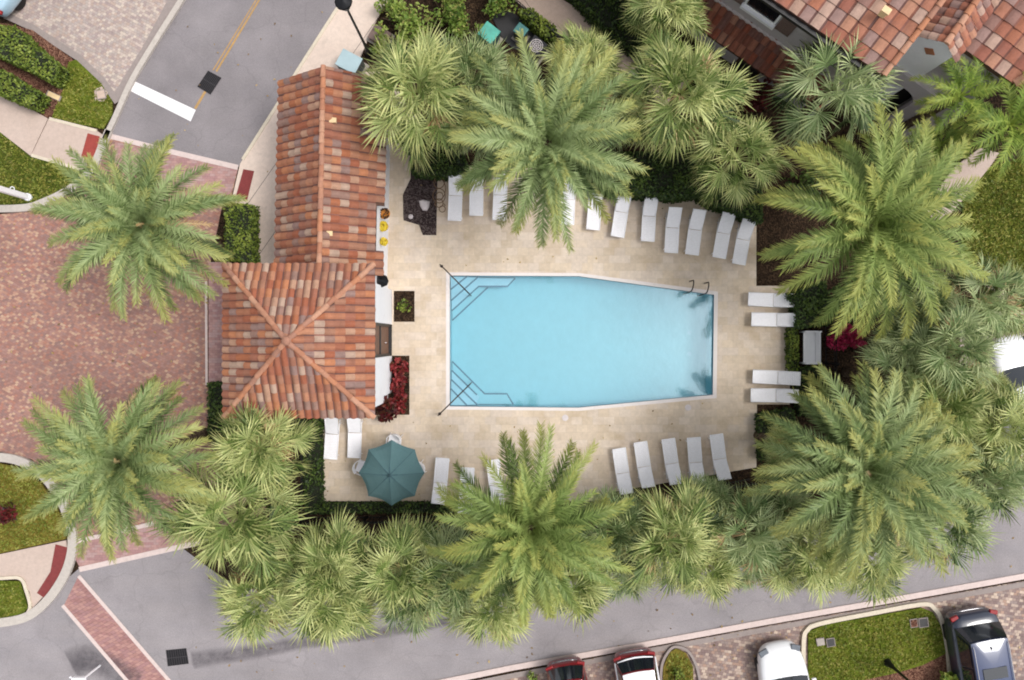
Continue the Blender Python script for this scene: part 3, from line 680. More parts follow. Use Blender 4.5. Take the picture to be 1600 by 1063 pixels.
def frond(mb, base, az, e0, L, droop, ll, n, tone, w, rng, vee=.45, start=.12, bend=0, fwd=(1.15, .5), hang=.3, tipb=0):
    p = Vector(base); ds = L / n; spine = [p.copy()]; frames = []
    for i in range(n):
        t = (i + 1) / n; pit = e0 - droop * t ** 1.3; a = az + bend * t
        T = Vector((math.cos(a) * math.cos(pit), math.sin(a) * math.cos(pit), math.sin(pit)))
        S = Vector((-math.sin(a), math.cos(a), 0)); N = T.cross(S)
        if N.z < 0 and abs(pit) < 1.57: N = -N
        p = p + T * ds; spine.append(p.copy()); frames.append((t, p.copy(), T, S, N))
    rt_tone = min(1, tone + .15)
    for i in range(0, n - 1, 2):            # rachis: flat ribbon with keel
        a, b = spine[i], spine[min(i + 2, n)]; f = frames[min(i, n - 1)]; wd0 = .035 * (1 - i / n) + .008; wd1 = .035 * (1 - min(i + 2, n) / n) + .008
        mb.add([a - f[3] * wd0, a + f[3] * wd0, b + f[3] * wd1, b - f[3] * wd1, a - f[4] * wd0, b - f[4] * wd1], [(0, 1, 2, 3), (0, 3, 5, 4), (1, 4, 5, 2)], 0, rt_tone, .25)
    for (t, q, T, S, N) in frames:
        if t < start: continue
        u = (t - start) / (1 - start)
        prof = min(1, .35 + u * 4) * (1 - .42 * max(0, u - .5) / .5)
        f = fwd[0] + (fwd[1] - fwd[0]) * u
        for sd in (-1, 1):
            for rep in range(1):
                ff = f + rng.uniform(-.2, .2); vv = vee * (1 - .5 * u) + rng.uniform(-.42, .42)
                D = (T * math.cos(ff) + S * sd * math.sin(ff) * math.cos(vv) + N * math.sin(ff) * math.sin(vv)).normalized()
                l = ll * prof * rng.uniform(.85, 1.1); q0 = q + T * rng.uniform(-.5, .5) * ds
                mid = q0 + D * l * .55; D2 = (D + Vector((0, 0, -hang - rng.uniform(0, .2)))).normalized(); tip = mid + D2 * l * .45
                wv = T * w * .5; tn = min(1, max(0, tone + rng.uniform(-.14, .14)))
                mb.add([q0 - wv, q0 + wv, mid + wv * .9, mid - wv * .9], [(0, 1, 2, 3)], 0, tn, u * .75 + tipb)
                mb.add([mid - wv * .9, mid + wv * .9, tip], [(0, 1, 2)], 0, tn, min(1, u * .9 + .12 + tipb))
def palm_trunk(h, r, boots=True):
    m = MB(); prof = []; k = int(h / .22)
    for i in range(k + 1):
        z = i / k * h; rr = r * (1.25 - .25 * min(1, z / .8)) * (1 + (.25 if z > h - .9 else 0) * (z - h + .9) / .9)
        prof += [(rr, z), (rr * .92, z + h / k * .55)] if i < k else [(rr, z)]
    m.lathe(prof, (0, 0, 0), 12); return m
def date_crown(seed, nf=46, R0=3.28, w=.042, ll=.54, low=1.0, twist=.28):
    rng = random.Random(seed); m = MB(); ga = 2.39996
    for i in range(nf):
        u = (i + .5) / nf                      # 0 inner/up .. 1 outer/low
        if u > .55 and rng.random() < .06: continue
        az = i * ga + rng.uniform(-.32, .32); e0 = R(84) - R(72) * low * u ** .8 + rng.uniform(-.12, .12)
        L = R0 * (.42 + .66 * min(1, u * 2.0)) * rng.uniform(.88, 1.07)
        dr = R(42) + R(38) * min(1, u * 1.3) + rng.uniform(-.2, .25)
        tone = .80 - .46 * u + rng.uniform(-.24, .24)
        base = (math.cos(az) * .12, math.sin(az) * .12, -.25 * u)
        frond(m, base, az, e0, L, dr, ll * (.6 + .4 * min(1, u * 2.2)) * rng.uniform(.88, 1.12), int(40 + 64 * L / R0), tone, w * rng.uniform(.85, 1.15), rng, vee=.62 - .25 * u, bend=rng.uniform(-twist, twist), tipb=rng.uniform(-.12, .22), hang=.35)
    for i in range(4):                          # unopened spears
        a = i * 1.7 + seed; p = Vector((math.cos(a) * .05, math.sin(a) * .05, .05)); q = p + Vector((math.cos(a) * .35, math.sin(a) * .35, 1.0)); sd = Vector((-math.sin(a), math.cos(a), 0)) * .05
        m.add([p - sd, p + sd, q], [(0, 1, 2)], 0, .95, .1)
    return m
def sabal_crown(seed, Rc=1.9, nl=58, nseg=22, gap=0):
    rng = random.Random(seed); m = MB(); ga = 2.39996
    for i in range(nl):
        u = (i + .5) / nl; az = i * ga + rng.uniform(-.45, .45); el = R(78) - R(112) * u ** .9 + rng.uniform(-.2, .2)
        if gap and rng.random() < gap: continue
        D = Vector((math.cos(az) * math.cos(el), math.sin(az) * math.cos(el), math.sin(el)))
        pl = Rc * rng.uniform(.36, .64) * (.75 + .35 * min(1, u * 2)); hub = D * pl
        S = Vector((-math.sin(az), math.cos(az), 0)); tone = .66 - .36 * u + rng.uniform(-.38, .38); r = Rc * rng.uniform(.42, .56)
        pm = D * pl * .5 + Vector((0, 0, .04))
        m.add([D * .08 - S * .02, D * .08 + S * .02, pm + S * .014, pm - S * .014, hub + S * .01, hub - S * .01], [(0, 1, 2, 3), (3, 2, 4, 5)], 0, min(1, tone + .25), .5)
        el2 = el - (R(4) if u < .25 else R(22)) - rng.uniform(-.1, .5); ro = rng.uniform(-.85, .85); a2 = az + rng.uniform(-.35, .35)
        D2 = Vector((math.cos(a2) * math.cos(el2), math.sin(a2) * math.cos(el2), math.sin(el2))); S1 = Vector((-math.sin(a2), math.cos(a2), 0)); N = D2.cross(S1)
        if N.z < 0: N = -N
        S2 = (S1 * math.cos(ro) + N * math.sin(ro)).normalized(); N2 = D2.cross(S2).normalized()
        if N2.z < 0: N2 = -N2
        spread = R(rng.uniform(86, 118)); vee = rng.uniform(.05, .45)
        for k in range(nseg):
            ph = (k + .5) / nseg * 2 - 1; a = ph * spread + rng.uniform(-.05, .05)
            d = (D2 * math.cos(a) + S2 * math.sin(a) + N2 * abs(math.sin(a)) * vee).normalized()
            root = hub + D2 * r * .28 * (1 - abs(ph)) ; l = r * (.74 + .26 * math.cos(a)) * rng.uniform(.82, 1.12)
            sd = N2.cross(d)
            if sd.length < .05: sd = S2
            sd.normalize(); tw_ = rng.uniform(-.6, .6); sd = (sd * math.cos(tw_) + N2 * math.sin(tw_)); wv = sd * rng.uniform(.021, .031)
            mid = root + d * l * .55; dr = rng.uniform(.15, .75)
            tip = mid + (d + Vector((0, 0, -dr))).normalized() * l * .5
            tn = min(1, max(0, tone + rng.uniform(-.16, .16)))
            m.add([root - wv * .35, root + wv * .35, mid + wv, mid - wv], [(0, 1, 2, 3)], 0, tn, .15); m.add([mid - wv, mid + wv, tip], [(0, 1, 2)], 0, tn, .5 + rng.uniform(0, .45))
    # a few dead brown-tipped leaves low in the skirt are kept green-yellow; bud spears in the middle
    for k in range(5):
        a = k * 1.3; p = Vector((math.cos(a) * .05, math.sin(a) * .05, 0)); q = p + Vector((math.cos(a) * .25, math.sin(a) * .25, .75)); s_ = Vector((-math.sin(a), math.cos(a), 0)) * .03
        m.add([p - s_, p + s_, q], [(0, 1, 2)], 0, .8, .5)
    return m
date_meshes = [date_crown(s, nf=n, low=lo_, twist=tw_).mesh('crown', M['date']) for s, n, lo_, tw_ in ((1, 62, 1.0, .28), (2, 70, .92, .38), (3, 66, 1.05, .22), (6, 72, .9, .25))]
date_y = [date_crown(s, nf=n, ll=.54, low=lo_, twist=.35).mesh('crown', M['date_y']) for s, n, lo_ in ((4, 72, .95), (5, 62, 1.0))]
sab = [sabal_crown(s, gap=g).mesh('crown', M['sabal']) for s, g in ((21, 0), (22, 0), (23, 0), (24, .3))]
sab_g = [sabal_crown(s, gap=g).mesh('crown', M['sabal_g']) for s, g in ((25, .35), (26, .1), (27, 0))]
tr_date = palm_trunk(6.5, .24).mesh('trunk', M['trunk']); tr_sab = palm_trunk(4.4, .16).mesh('trunk', M['trunk'])
tr_sab.polygons.foreach_set('use_smooth', [True] * len(tr_sab.polygons))
M['dead'] = mat_leaf('dead_frond', (C(120, 92, 58, 1), C(168, 136, 92, 1), C(212, 186, 140, 1)), C(210, 180, 130, 1), .4, .1)
def dead_date(seed):
    rng = random.Random(seed); m = MB()
    for i in range(3):
        az = rng.uniform(0, 6.28); frond(m, (0, 0, -.2), az, R(rng.uniform(2, 22)), 3.0 * rng.uniform(.8, 1), R(60), .34, 60, .5 + rng.uniform(-.2, .3), .03, rng, vee=.1, hang=.6)
    return m.mesh('dead_frond', M['dead'])
def dead_fan(seed):
    rng = random.Random(seed); m = MB()
    for i in range(6):
        az = rng.uniform(0, 6.28); el = R(rng.uniform(-20, 35)); D = Vector((math.cos(az) * math.cos(el), math.sin(az) * math.cos(el), math.sin(el))); hub = D * rng.uniform(.75, 1.05); S = Vector((-math.sin(az), math.cos(az), 0))
        m.add([D * .1 - S * .015, D * .1 + S * .015, hub + S * .01, hub - S * .01], [(0, 1, 2, 3)], 0, .6)
        for k in range(16):
            a = (k / 15 * 2 - 1) * R(70) + rng.uniform(-.1, .1); d = (D * math.cos(a) + S * math.sin(a) + Vector((0, 0, rng.uniform(-.5, .1)))).normalized(); wv = Vector((-d.y, d.x, .2)).normalized() * .018; l = rng.uniform(.4, .75)
            m.add([hub, hub + d * l * .5 + wv, hub + d * l + Vector((0, 0, -.1)), hub + d * l * .5 - wv], [(0, 1, 2, 3)], 0, rng.uniform(.1, .9))
    return m.mesh('dead_leaves', M['dead'])
def palm(name, me, trunk, th, px, py, zc, sc, lb, cat, group, rz=None, base_h=0):
    p = P(px, py, zc); t = thing(name, lb, cat, (p.x, p.y, 0), rv.uniform(0, 6.28) if rz is None else rz, group)
    a = bpy.data.objects.new('trunk', trunk); COL.objects.link(a); a.parent = t; a.scale = (1, 1, (zc - .1) / th)
    b = bpy.data.objects.new('crown', me); COL.objects.link(b); b.parent = t; b.location = (0, 0, zc); b.scale = (sc,) * 3
    dm_ = {'date_palm': DD, 'fan_palm': DF}.get(name)
    if dm_ and rv.random() < .7:
        q = bpy.data.objects.new(dm_[0].name.split('.')[0], rv.choice(dm_)); COL.objects.link(q); q.parent = t; q.location = (0, 0, zc + (.2 if name == 'fan_palm' else .35)); q.scale = (sc,) * 3; q.rotation_euler = (0, 0, rv.uniform(0, 6.28))
    b.rotation_euler = (rv.uniform(-.12, .12), rv.uniform(-.12, .12), 0)
    return t
DD = [dead_date(s) for s in (51, 52, 53)]; DF = [dead_fan(s) for s in (61, 62, 63)]
DG = 'large date palms around the pool'
for (me, x, y, s, lb) in (
    (date_meshes[0], 220, 352, .86, 'large date palm over the brick plaza left of the clubhouse tower'),
    (date_meshes[1], 184, 722, .84, 'large date palm above the curved kerb at the lower left of the plaza'),
    (date_meshes[2], 856, 222, .92, 'large grey-green date palm above the top edge of the pool deck'),
    (date_y[0], 1364, 354, 1.02, 'large yellow-green date palm right of the upper row of loungers'),
    (date_meshes[3], 1352, 735, .97, 'large grey-green date palm right of the lower row of loungers'),
    (date_y[1], 830, 826, .90, 'large olive date palm between the lower deck edge and the road')):
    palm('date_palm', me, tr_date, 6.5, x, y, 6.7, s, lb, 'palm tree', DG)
SG = 'bushy fan palms around the pool'
SAB = [ # x, y, crown z, scale, mesh, label
 (652, 148, 4.6, 1.16, 0, 'pale fan palm touching the right edge of the clubhouse wing roof'),
 (738, 128, 4.0, .84, 5, 'fan palm just below the teal box, left of the top date palm'),
 (748, 190, 3.6, .68, 5, 'small fan palm tucked under the left fronds of the top date palm'),
 (915, 108, 3.8, .78, 1, 'fan palm leaning onto the pink sidewalk above the top date palm'),
 (968, 175, 3.6, .72, 4, 'fan palm between the top date palm and the broad pale fan palm'),
 (1062, 148, 4.8, 1.10, 2, 'broad pale fan palm between the sidewalk and the house porch'),
 (1148, 248, 4.2, .88, 3, 'yellowish sparse fan palm above the rightmost upper loungers'),
 (1042, 8, 4.6, .80, 1, 'fan palm cut by the top edge beside the lower porch roof'),
 (1300, 142, 5.2, 1.05, 4, 'grey-green fan palm in front of the house wall'),
 (404, 698, 4.4, .94, 0, 'fan palm directly below the clubhouse tower'),
 (372, 802, 4.6, 1.16, 2, 'yellow-green fan palm above the asphalt at the lower left corner of the pool garden'),
 (408, 930, 3.8, .92, 0, 'low fan palm reaching farthest down over the bottom road'),
 (516, 886, 4.2, .88, 2, 'fan palm below the left end of the lower deck'),
 (522, 932, 4.0, .94, 1, 'fan palm over the road between the two lowest left crowns'),
 (628, 888, 4.4, .92, 2, 'fan palm straight below the teal umbrella'),
 (640, 922, 4.0, .82, 5, 'small fan palm over the road below the umbrella palm'),
 (712, 892, 4.1, .88, 6, 'fan palm left of the lower middle date palm'),
 (770, 938, 4.0, .86, 0, 'fan palm poking from under the lower middle date palm onto the road'),
 (890, 900, 4.0, .88, 1, 'fan palm at the lower right under the middle date palm'),
 (955, 828, 4.1, .80, 5, 'small fan palm right of the lower middle date palm'),
 (1042, 842, 4.5, .98, 2, 'round fan palm below the lower right group of loungers'),
 (1165, 832, 4.2, .88, 4, 'fan palm below the rightmost lower loungers'),
 (1165, 880, 3.7, .55, 4, 'small fan palm hanging over the road beside the round fan palm'),
 (1268, 862, 4.2, .86, 0, 'fan palm below the left fronds of the lower right date palm'),
 (1350, 862, 4.2, .86, 1, 'fan palm over the road below the lower right date palm'),
 (1462, 815, 4.4, .98, 5, 'fan palm over the road right of the lower right date palm'),
 (1535, 745, 4.3, .86, 6, 'fan palm at the right end of the row above the road'),
 (1556, 668, 4.4, .92, 1, 'fan palm below the white car at the right edge'),
 (1470, 640, 4.6, .86, 2, 'fan palm between the two right date palms near their upper fronds'),
 (1405, 590, 4.2, .72, 4, 'grey fan palm right of the magenta bougainvillea'),
 (1480, 545, 4.6, .90, 6, 'grey-green fan palm left of the white car'),
 (1530, 470, 4.4, .84, 4, 'fan palm below the right lawn'),
 (1440, 475, 4.0, .70, 5, 'fan palm under the lower fronds of the upper right date palm'),
 (1540, 606, 3.6, .46, 3, 'small fan palm covering the left side of the white car'),
 (1102, 880, 3.9, .74, 1, 'fan palm over the road right of the round fan palm'),
 (1098, 790, 3.6, .62, 5, 'small fan palm tucked behind the rightmost lower loungers'),
 (1225, 800, 3.8, .66, 6, 'small fan palm under the left fronds of the lower right date palm'),
 (1220, 880, 3.8, .62, 3, 'small fan palm over the road beside the sparse grey palm'),
 (975, 885, 3.8, .66, 6, 'small fan palm over the road left of the round fan palm'),
 (1588, 478, 4.2, .66, 2, 'fan palm cut by the right edge above the white car'),
 (1420, 545, 4.0, .66, 6, 'small dark fan palm between the two right date palms beside the bougainvillea'),
 (1505, 695, 4.0, .80, 3, 'fan palm filling the gap right of the lower right date palm'),
 (1235, 700, 3.6, .50, 0, 'small fan palm right of the lower right deck corner'),
]
allsab = sab + sab_g
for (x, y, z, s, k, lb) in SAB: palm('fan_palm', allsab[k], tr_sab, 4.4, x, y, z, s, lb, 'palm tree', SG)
# bright feather palms at the upper right
def feather_crown(seed):
    rng = random.Random(seed); m = MB()
    for i in range(22):
        u = (i + .5) / 22; az = i * 2.39996 + rng.uniform(-.3, .3)
        frond(m, (0, 0, 0), az, R(70) - R(60) * u, 2.1 * rng.uniform(.85, 1.1), R(75), .42, 44, .6 - .2 * u + rng.uniform(-.2, .2), .045, rng, vee=.25, bend=rng.uniform(-.5, .5), start=.2)
    return m
fm = [feather_crown(s).mesh('crown', M['queen']) for s in (41, 42)]
for (k, x, y, z, s, lb) in ((0, 1500, 150, 4.8, .78, 'bright green feather palm left of the rightmost one against the tiled roof'), (1, 1578, 195, 5.0, .92, 'bright yellow-green feather palm at the right edge above the lawn'), (0, 1470, 225, 3.4, .6, 'low feather palm in the shade behind the upper right date palm')):
    palm('feather_palm', fm[k], tr_sab, 4.4, x, y, z, s, lb, 'palm tree', 'feather palms by the house')
# hedges
hedge([(352, 318), (392, 320), (392, 412), (376, 412), (374, 404), (352, 404)], 1.0, 'clipped hedge between the plaza and the sidewalk above the tower', 'hedge_mid')
hedge([(325, 600), (350, 601), (350, 648), (348, 690), (325, 690)], .9, 'clipped dark hedge at the lower left corner of the tower')
hedge([(352, 650), (500, 656), (500, 672), (352, 676)], .8, 'low dark hedge along the lower wall of the tower')
hedge([(470, 676), (500, 676), (503, 800), (478, 800)], .5, 'dark shaded hedge along the left side of the lower deck', dens=300)
hedge([(484, 788), (700, 788), (740, 786), (740, 800), (484, 802)], .45, 'dark hedge strip below the umbrella and lower deck edge', dens=300)
hedge([(640, 228), (720, 232), (730, 266), (695, 272), (645, 268)], 1.3, 'dark green hedge above the mulch bed')
hedge([(905, 240), (1085, 236), (1100, 300), (1060, 306), (985, 300), (955, 298), (905, 285)], 1.5, 'tall dark hedge above the middle of the upper lounger row')
hedge([(1085, 236), (1190, 290), (1192, 345), (1120, 318), (1100, 306)], 1.4, 'tall dark hedge above the right end of the upper lounger row')
hedge([(1234, 508), (1247, 508), (1247, 578), (1234, 578)], .5, 'narrow green hedge between the deck and the white bench', 'hedge_mid')
hedge([(1232, 462), (1290, 440), (1300, 505), (1245, 512), (1245, 480)], .9, 'dark hedge above the white bench')
hedge([(1250, 575), (1290, 575), (1300, 640), (1250, 650)], .5, 'dark hedge below the white bench', dens=260)
hedge([(812, 16), (830, 14), (868, 42), (866, 62), (850, 55)], .8, 'small clipped hedge beside the pink sidewalk near the air conditioners', 'hedge_mid')
hedge([(880, -30), (950, -30), (1005, 20), (1052, 76), (1012, 90), (940, 40)], 1.0, 'dark green hedge between the pink sidewalk and the house porch')
hedge([(-40, 38), (22, 42), (60, 78), (92, 104), (80, 128), (52, 112), (0, 88), (-40, 70)], .9, 'upper clipped green hedge left of the driveway', 'hedge_mid')
hedge([(-40, 100), (0, 108), (30, 128), (60, 146), (48, 166), (20, 156), (-40, 128)], .9, 'lower dark clipped hedge left of the driveway', 'hedge_mid')
hedge([(1186, 650), (1240, 640), (1250, 700), (1190, 720)], .6, 'dark hedge right of the lower deck corner', dens=300)
def bush(px, py, h, r, mt, lb, size=.09, count=260, name='bush', cat='bush', nb=9, group=None, z0=0):
    g = P(px, py, h * .6); t = thing(name, lb, cat, (g.x, g.y, z0), 0, group); rng = random.Random(int(px * 3 + py))
    bl = [((rng.uniform(-.6, .6) * r, rng.uniform(-.6, .6) * r, h * rng.uniform(.35, .75)), (r * rng.uniform(.3, .52),) * 2 + (h * .3,)) for _ in range(nb)]
    leaf_clump('foliage', M[mt], t, bl, count, size, rng)
    m = MB()
    for k in range(5):
        a = k * 1.26; m.tube([(0, 0, 0), (math.cos(a) * r * .3, math.sin(a) * r * .3, h * .5), (math.cos(a) * r * .5, math.sin(a) * r * .5, h * .8)], [.03, .02, .01], 5)
    m.obj('branches', M['trunk'], t); return t
BG = 'leafy bushes at the top edge'
bush(612, 22, 1.3, .85, 'bush', 'green bush nearest the street lamp at the top edge', group=BG)
bush(655, 45, 1.5, 1.0, 'bush', 'bright green bush above the wing-side fan palm', group=BG)
bush(690, 8, 1.5, 1.0, 'bush', 'green bush cut by the top edge left of the teal box', group=BG)
bush(728, 38, 1.2, .8, 'bush', 'bush with pinkish leaves just left of the teal box', group=BG)
bush(775, 5, 1.2, .75, 'bush', 'bush at the top edge above the air conditioners', group=BG)
bush(592, 70, .7, .45, 'hedge_mid', 'small dark bush at the foot of the street lamp', group=BG)
bush(624, 600, .9, .5, 'redleaf', 'red-leaved shrub along the right wall of the tower', .1, 500, nb=8, name='red_shrub', cat='shrub')
bush(622, 572, .85, .42, 'redleaf', 'red-leaved shrub just below the tower door', .1, 500, nb=6, name='red_shrub', cat='shrub')
bush(626, 630, .8, .42, 'redleaf', 'red-leaved shrub with green leaves at the lower corner of its bed', .1, 450, nb=6, name='red_shrub', cat='shrub')
bush(600, 638, 1.5, .55, 'darkred', 'dark red shrub at the lower right corner of the tower', .12, 420, nb=7, name='red_shrub', cat='shrub')
bush(632, 478, .35, .32, 'hedge_mid', 'low green plant in the small square bed by the tower', .08, 260, name='bed_plant', cat='plant')
bush(1328, 532, 2.0, .62, 'magenta', 'magenta bougainvillea between the bench and the palms', .1, 420, name='bougainvillea', cat='shrub')
bush(1190, 148, 1.4, .6, 'darkred', 'dark red cordyline in front of the house porch', .13, 300, name='red_shrub', cat='shrub')
bush(1455, 235, .8, .6, 'bush', 'small bush with reddish leaves by the curved sidewalk', .09, 200)
bush(1483, 1062, 1.0, .42, 'queen', 'bright green bush left of the dark SUV', .12, 420)
bush(1058, 1058, .5, .35, 'hedge_mid', 'small plant in the oval kerbed bed between parked cars', .08, 240, name='bed_plant', cat='plant')
bush(832, 1062, .5, .3, 'bush', 'tiny bush left of the red car', .08, 200)
bush(2, 800, 1.0, .5, 'darkred', 'dark bush on the round lawn at the left edge', .1, 300)
bush(1310, 470, 1.4, .8, 'hedge', 'dark bush under the upper right date palm', .1, 200)
bush(1250, 300, 1.2, .9, 'hedge', 'dark bush left of the upper right date palm', .1, 180)
bush(1120, 770, .9, .7, 'hedge', 'dark bush below the rightmost lower loungers', .1, 220)
M['blade'] = mat_leaf('grass_blade', (C(76, 92, 28, 1), C(112, 124, 42, 1), C(148, 152, 66, 1)), C(170, 150, 80, 1), .6, .2, .5)
M['litter'] = mat_leaf('dry_leaf', (C(92, 70, 44, 1), C(150, 122, 78, 1), C(196, 172, 120, 1)), C(170, 150, 80, 1), .3, .1, .8)
def scatter_in(mb, poly, z, dens, size, rng, up, tone=(.2, .8), asp=1.7):
    L = [P(x, y, 0) for x, y in poly]; tri = tessellate_polygon([[Vector((p.x, p.y, 0)) for p in L]])
    for t3 in tri:
        a, b, d = [L[i] for i in t3]; ar = abs((b - a).cross(d - a).z) / 2
        for _ in range(int(ar * dens + rng.random())):
            u, v = rng.random(), rng.random()
            if u + v > 1: u, v = 1 - u, 1 - v
            p = a + (b - a) * u + (d - a) * v; g = math.sin(p.x * 1.9) * math.cos(p.y * 2.3) * .25 + math.sin(p.x * 5 + p.y * 4) * .12
            leafq(mb, Vector((p.x, p.y, z + rng.random() * .02)), size * rng.uniform(.6, 1.4), rng, min(1, max(0, rng.uniform(*tone) + g)), up, rng.random(), asp)
LAWNS = [([(108, 98), (158, 130), (176, 158), (176, 180), (162, 202), (130, 196), (82, 184), (100, 140)], .06), ([(0, 207), (50, 248), (124, 268), (104, 298), (68, 313), (0, 321)], .06),
         ([(0, 726), (36, 734), (64, 756), (88, 790), (102, 840), (0, 863)], .06), ([(0, 909), (31, 910), (42, 948), (0, 968)], .06),
         ([(1264, 988), (1290, 978), (1438, 952), (1456, 959), (1468, 980), (1474, 1018), (1400, 1048), (1340, 1062), (1264, 1070)], .1), ([(1040, 1040), (1048, 1020), (1068, 1020), (1080, 1042), (1080, 1070), (1038, 1070)], .1),
         ([(1506, 314), (1547, 264), (1610, 247), (1610, 438), (1560, 438), (1502, 400)], .06)]
m = MB(); rng = random.Random(77)
for pl, z in LAWNS: scatter_in(m, pl, z, 360, .05, rng, .2, (.3, .8), 2.4)
tag(m.obj('grass', M['blade']), kind='stuff')
m = MB()
scatter_in(m, [(0, 340), (160, 240), (350, 330), (325, 600), (340, 680), (280, 850), (130, 850), (50, 715), (0, 700)], .03, 1.6, .06, rng, 1.5)
scatter_in(m, [(640, 270), (1175, 335), (1228, 620), (1178, 720), (930, 775), (510, 778), (640, 640), (640, 400)], .08, .5, .05, rng, 1.5) if 0 else None
scatter_in(m, [(290, 880), (800, 960), (1600, 790), (1600, 895), (800, 1040), (280, 1063)], .02, .9, .06, rng, 1.5)
scatter_in(m, [(300, 10), (520, 20), (375, 250), (190, 200)], .02, .7, .05, rng, 1.5)
scatter_in(m, [(800, 1050), (1600, 912), (1600, 1063), (800, 1063)], .02, 3, .05, rng, 1.5)
scatter_in(m, [(640, 270), (1175, 335), (1180, 440), (1120, 452), (905, 424), (690, 422), (640, 400)], .08, .5, .05, rng, 1.5)
scatter_in(m, [(510, 660), (700, 645), (905, 646), (1120, 626), (1178, 720), (930, 772), (510, 778)], .08, .9, .05, rng, 1.5)
scatter_in(m, [(395, 330), (430, 170), (600, 110), (600, 420), (395, 412)], .07, .5, .05, rng, 1.5)
tag(m.obj('fallen_leaves', M['litter']), kind='stuff')
def mat_stain_and_shadow(name, col, amt):
    t = NT(name); tr = t.n('BsdfTransparent'); b = t.n('BsdfPrincipled'); b.inputs['Base Color'].default_value = col; b.inputs['Roughness'].default_value = .8
    gm = t.n('Attribute', attribute_name='edge'); n_ = t.ramp(t.noise(2.2, 6, .75), [(.2, (0, 0, 0, 1)), (.8, (1, 1, 1, 1))])
    f = t.math('MULTIPLY', t.math('MULTIPLY', n_, gm.outputs['Fac']), amt)
    mx = t.n('MixShader'); t.put(mx.inputs[0], f); t.t.links.new(tr.outputs[0], mx.inputs[1]); t.t.links.new(b.outputs[0], mx.inputs[2]); t.t.links.new(mx.outputs[0], t.out.inputs[0]); return t.m
M['stain'] = mat_stain_and_shadow('road_stain_and_shadow', C(96, 90, 96), .75)
def stain(pts, w0, w1, z=.0045):
    """a long dirt streak, also used for a painted shadow; the rim thins out"""
    q = [P(p.x, p.y) for p in smooth_line(pts)]; n = len(q); vs = []; ed = []; fs = []
    for i, p in enumerate(q):
        d = (q[min(i + 1, n - 1)] - q[max(i - 1, 0)]).normalized(); sd_ = Vector((-d.y, d.x, 0)); w_ = w0 + (w1 - w0) * i / (n - 1); en = 0 if i in (0, n - 1) else 1
        for k, e in ((-1, 0), (-.4, 1), (.4, 1), (1, 0)): vs.append((p.x + sd_.x * k * w_, p.y + sd_.y * k * w_, z)); ed.append(e * en)
    for i in range(n - 1):
        for k in range(3): fs.append((4 * i + k + 1, 4 * i + k, 4 * i + 4 + k, 4 * i + 5 + k))
    me = bpy.data.meshes.new('road_stain_and_shadow'); me.from_pydata(vs, [], fs); me.materials.append(M['stain']); a_ = me.attributes.new('edge', 'FLOAT', 'POINT'); a_.data.foreach_set('value', ed)
    o = bpy.data.objects.new('road_stain_and_shadow', me); COL.objects.link(o); tag(o, kind='structure')
stain([(298, 1032), (340, 1026), (400, 1018), (500, 1000), (620, 985), (740, 962)], .42, .22)
stain([(110, 1040), (140, 1030), (185, 1050), (215, 1070)], .7, .6, .012)  # cast shadow beside the white post, painted on the road as a dark patch

# ------------------------------------------------------------------ fences
def fence(pts, lb, h=1.2, sp=.13):
    q = [P(x, y, 0) for x, y in pts]; o = q[0]; t = thing('metal_fence', lb, 'fence', o, 0, 'black metal fences')
    for a, b in zip(q[:-1], q[1:]):
        a = a - o; b = b - o; L = (b - a).length; d = (b - a).normalized(); rz = math.atan2(d.y, d.x); m = MB()
        for z in (.12, h - .1, h - .28): m.box((a + b) / 2 + Vector((0, 0, z)), (L, .03, .035), rz)
        k = int(L / sp)
        for i in range(1, k): c = a.lerp(b, i / k); m.box(c + Vector((0, 0, h / 2)), (.016, .016, h - .08), rz)
        m.obj('fence_panel', M['blackmetal'], t)
        kk = max(1, round(L / 2.4))
        for i in range(kk):
            c = a.lerp(b, i / kk); m = MB(); m.box(c + Vector((0, 0, (h + .06) / 2)), (.06, .06, h + .06), rz); m.box(c + Vector((0, 0, h + .075)), (.075, .075, .03), rz); m.obj('post', M['blackmetal'], t)
fence([(482, 668), (482, 808), (760, 806)], 'black metal fence round the lower left corner of the deck')
fence([(925, 792), (1170, 748)], 'black metal fence behind the lower right loungers')
fence([(1288, 495), (1290, 640)], 'black metal fence behind the white bench')
fence([(800, 8), (862, 62), (905, 95)], 'black metal fence beside the pink sidewalk and air conditioners', .9)
fence([(1384, 214), (1462, 172)], 'thin black metal fence in front of the house archway', 1.0)

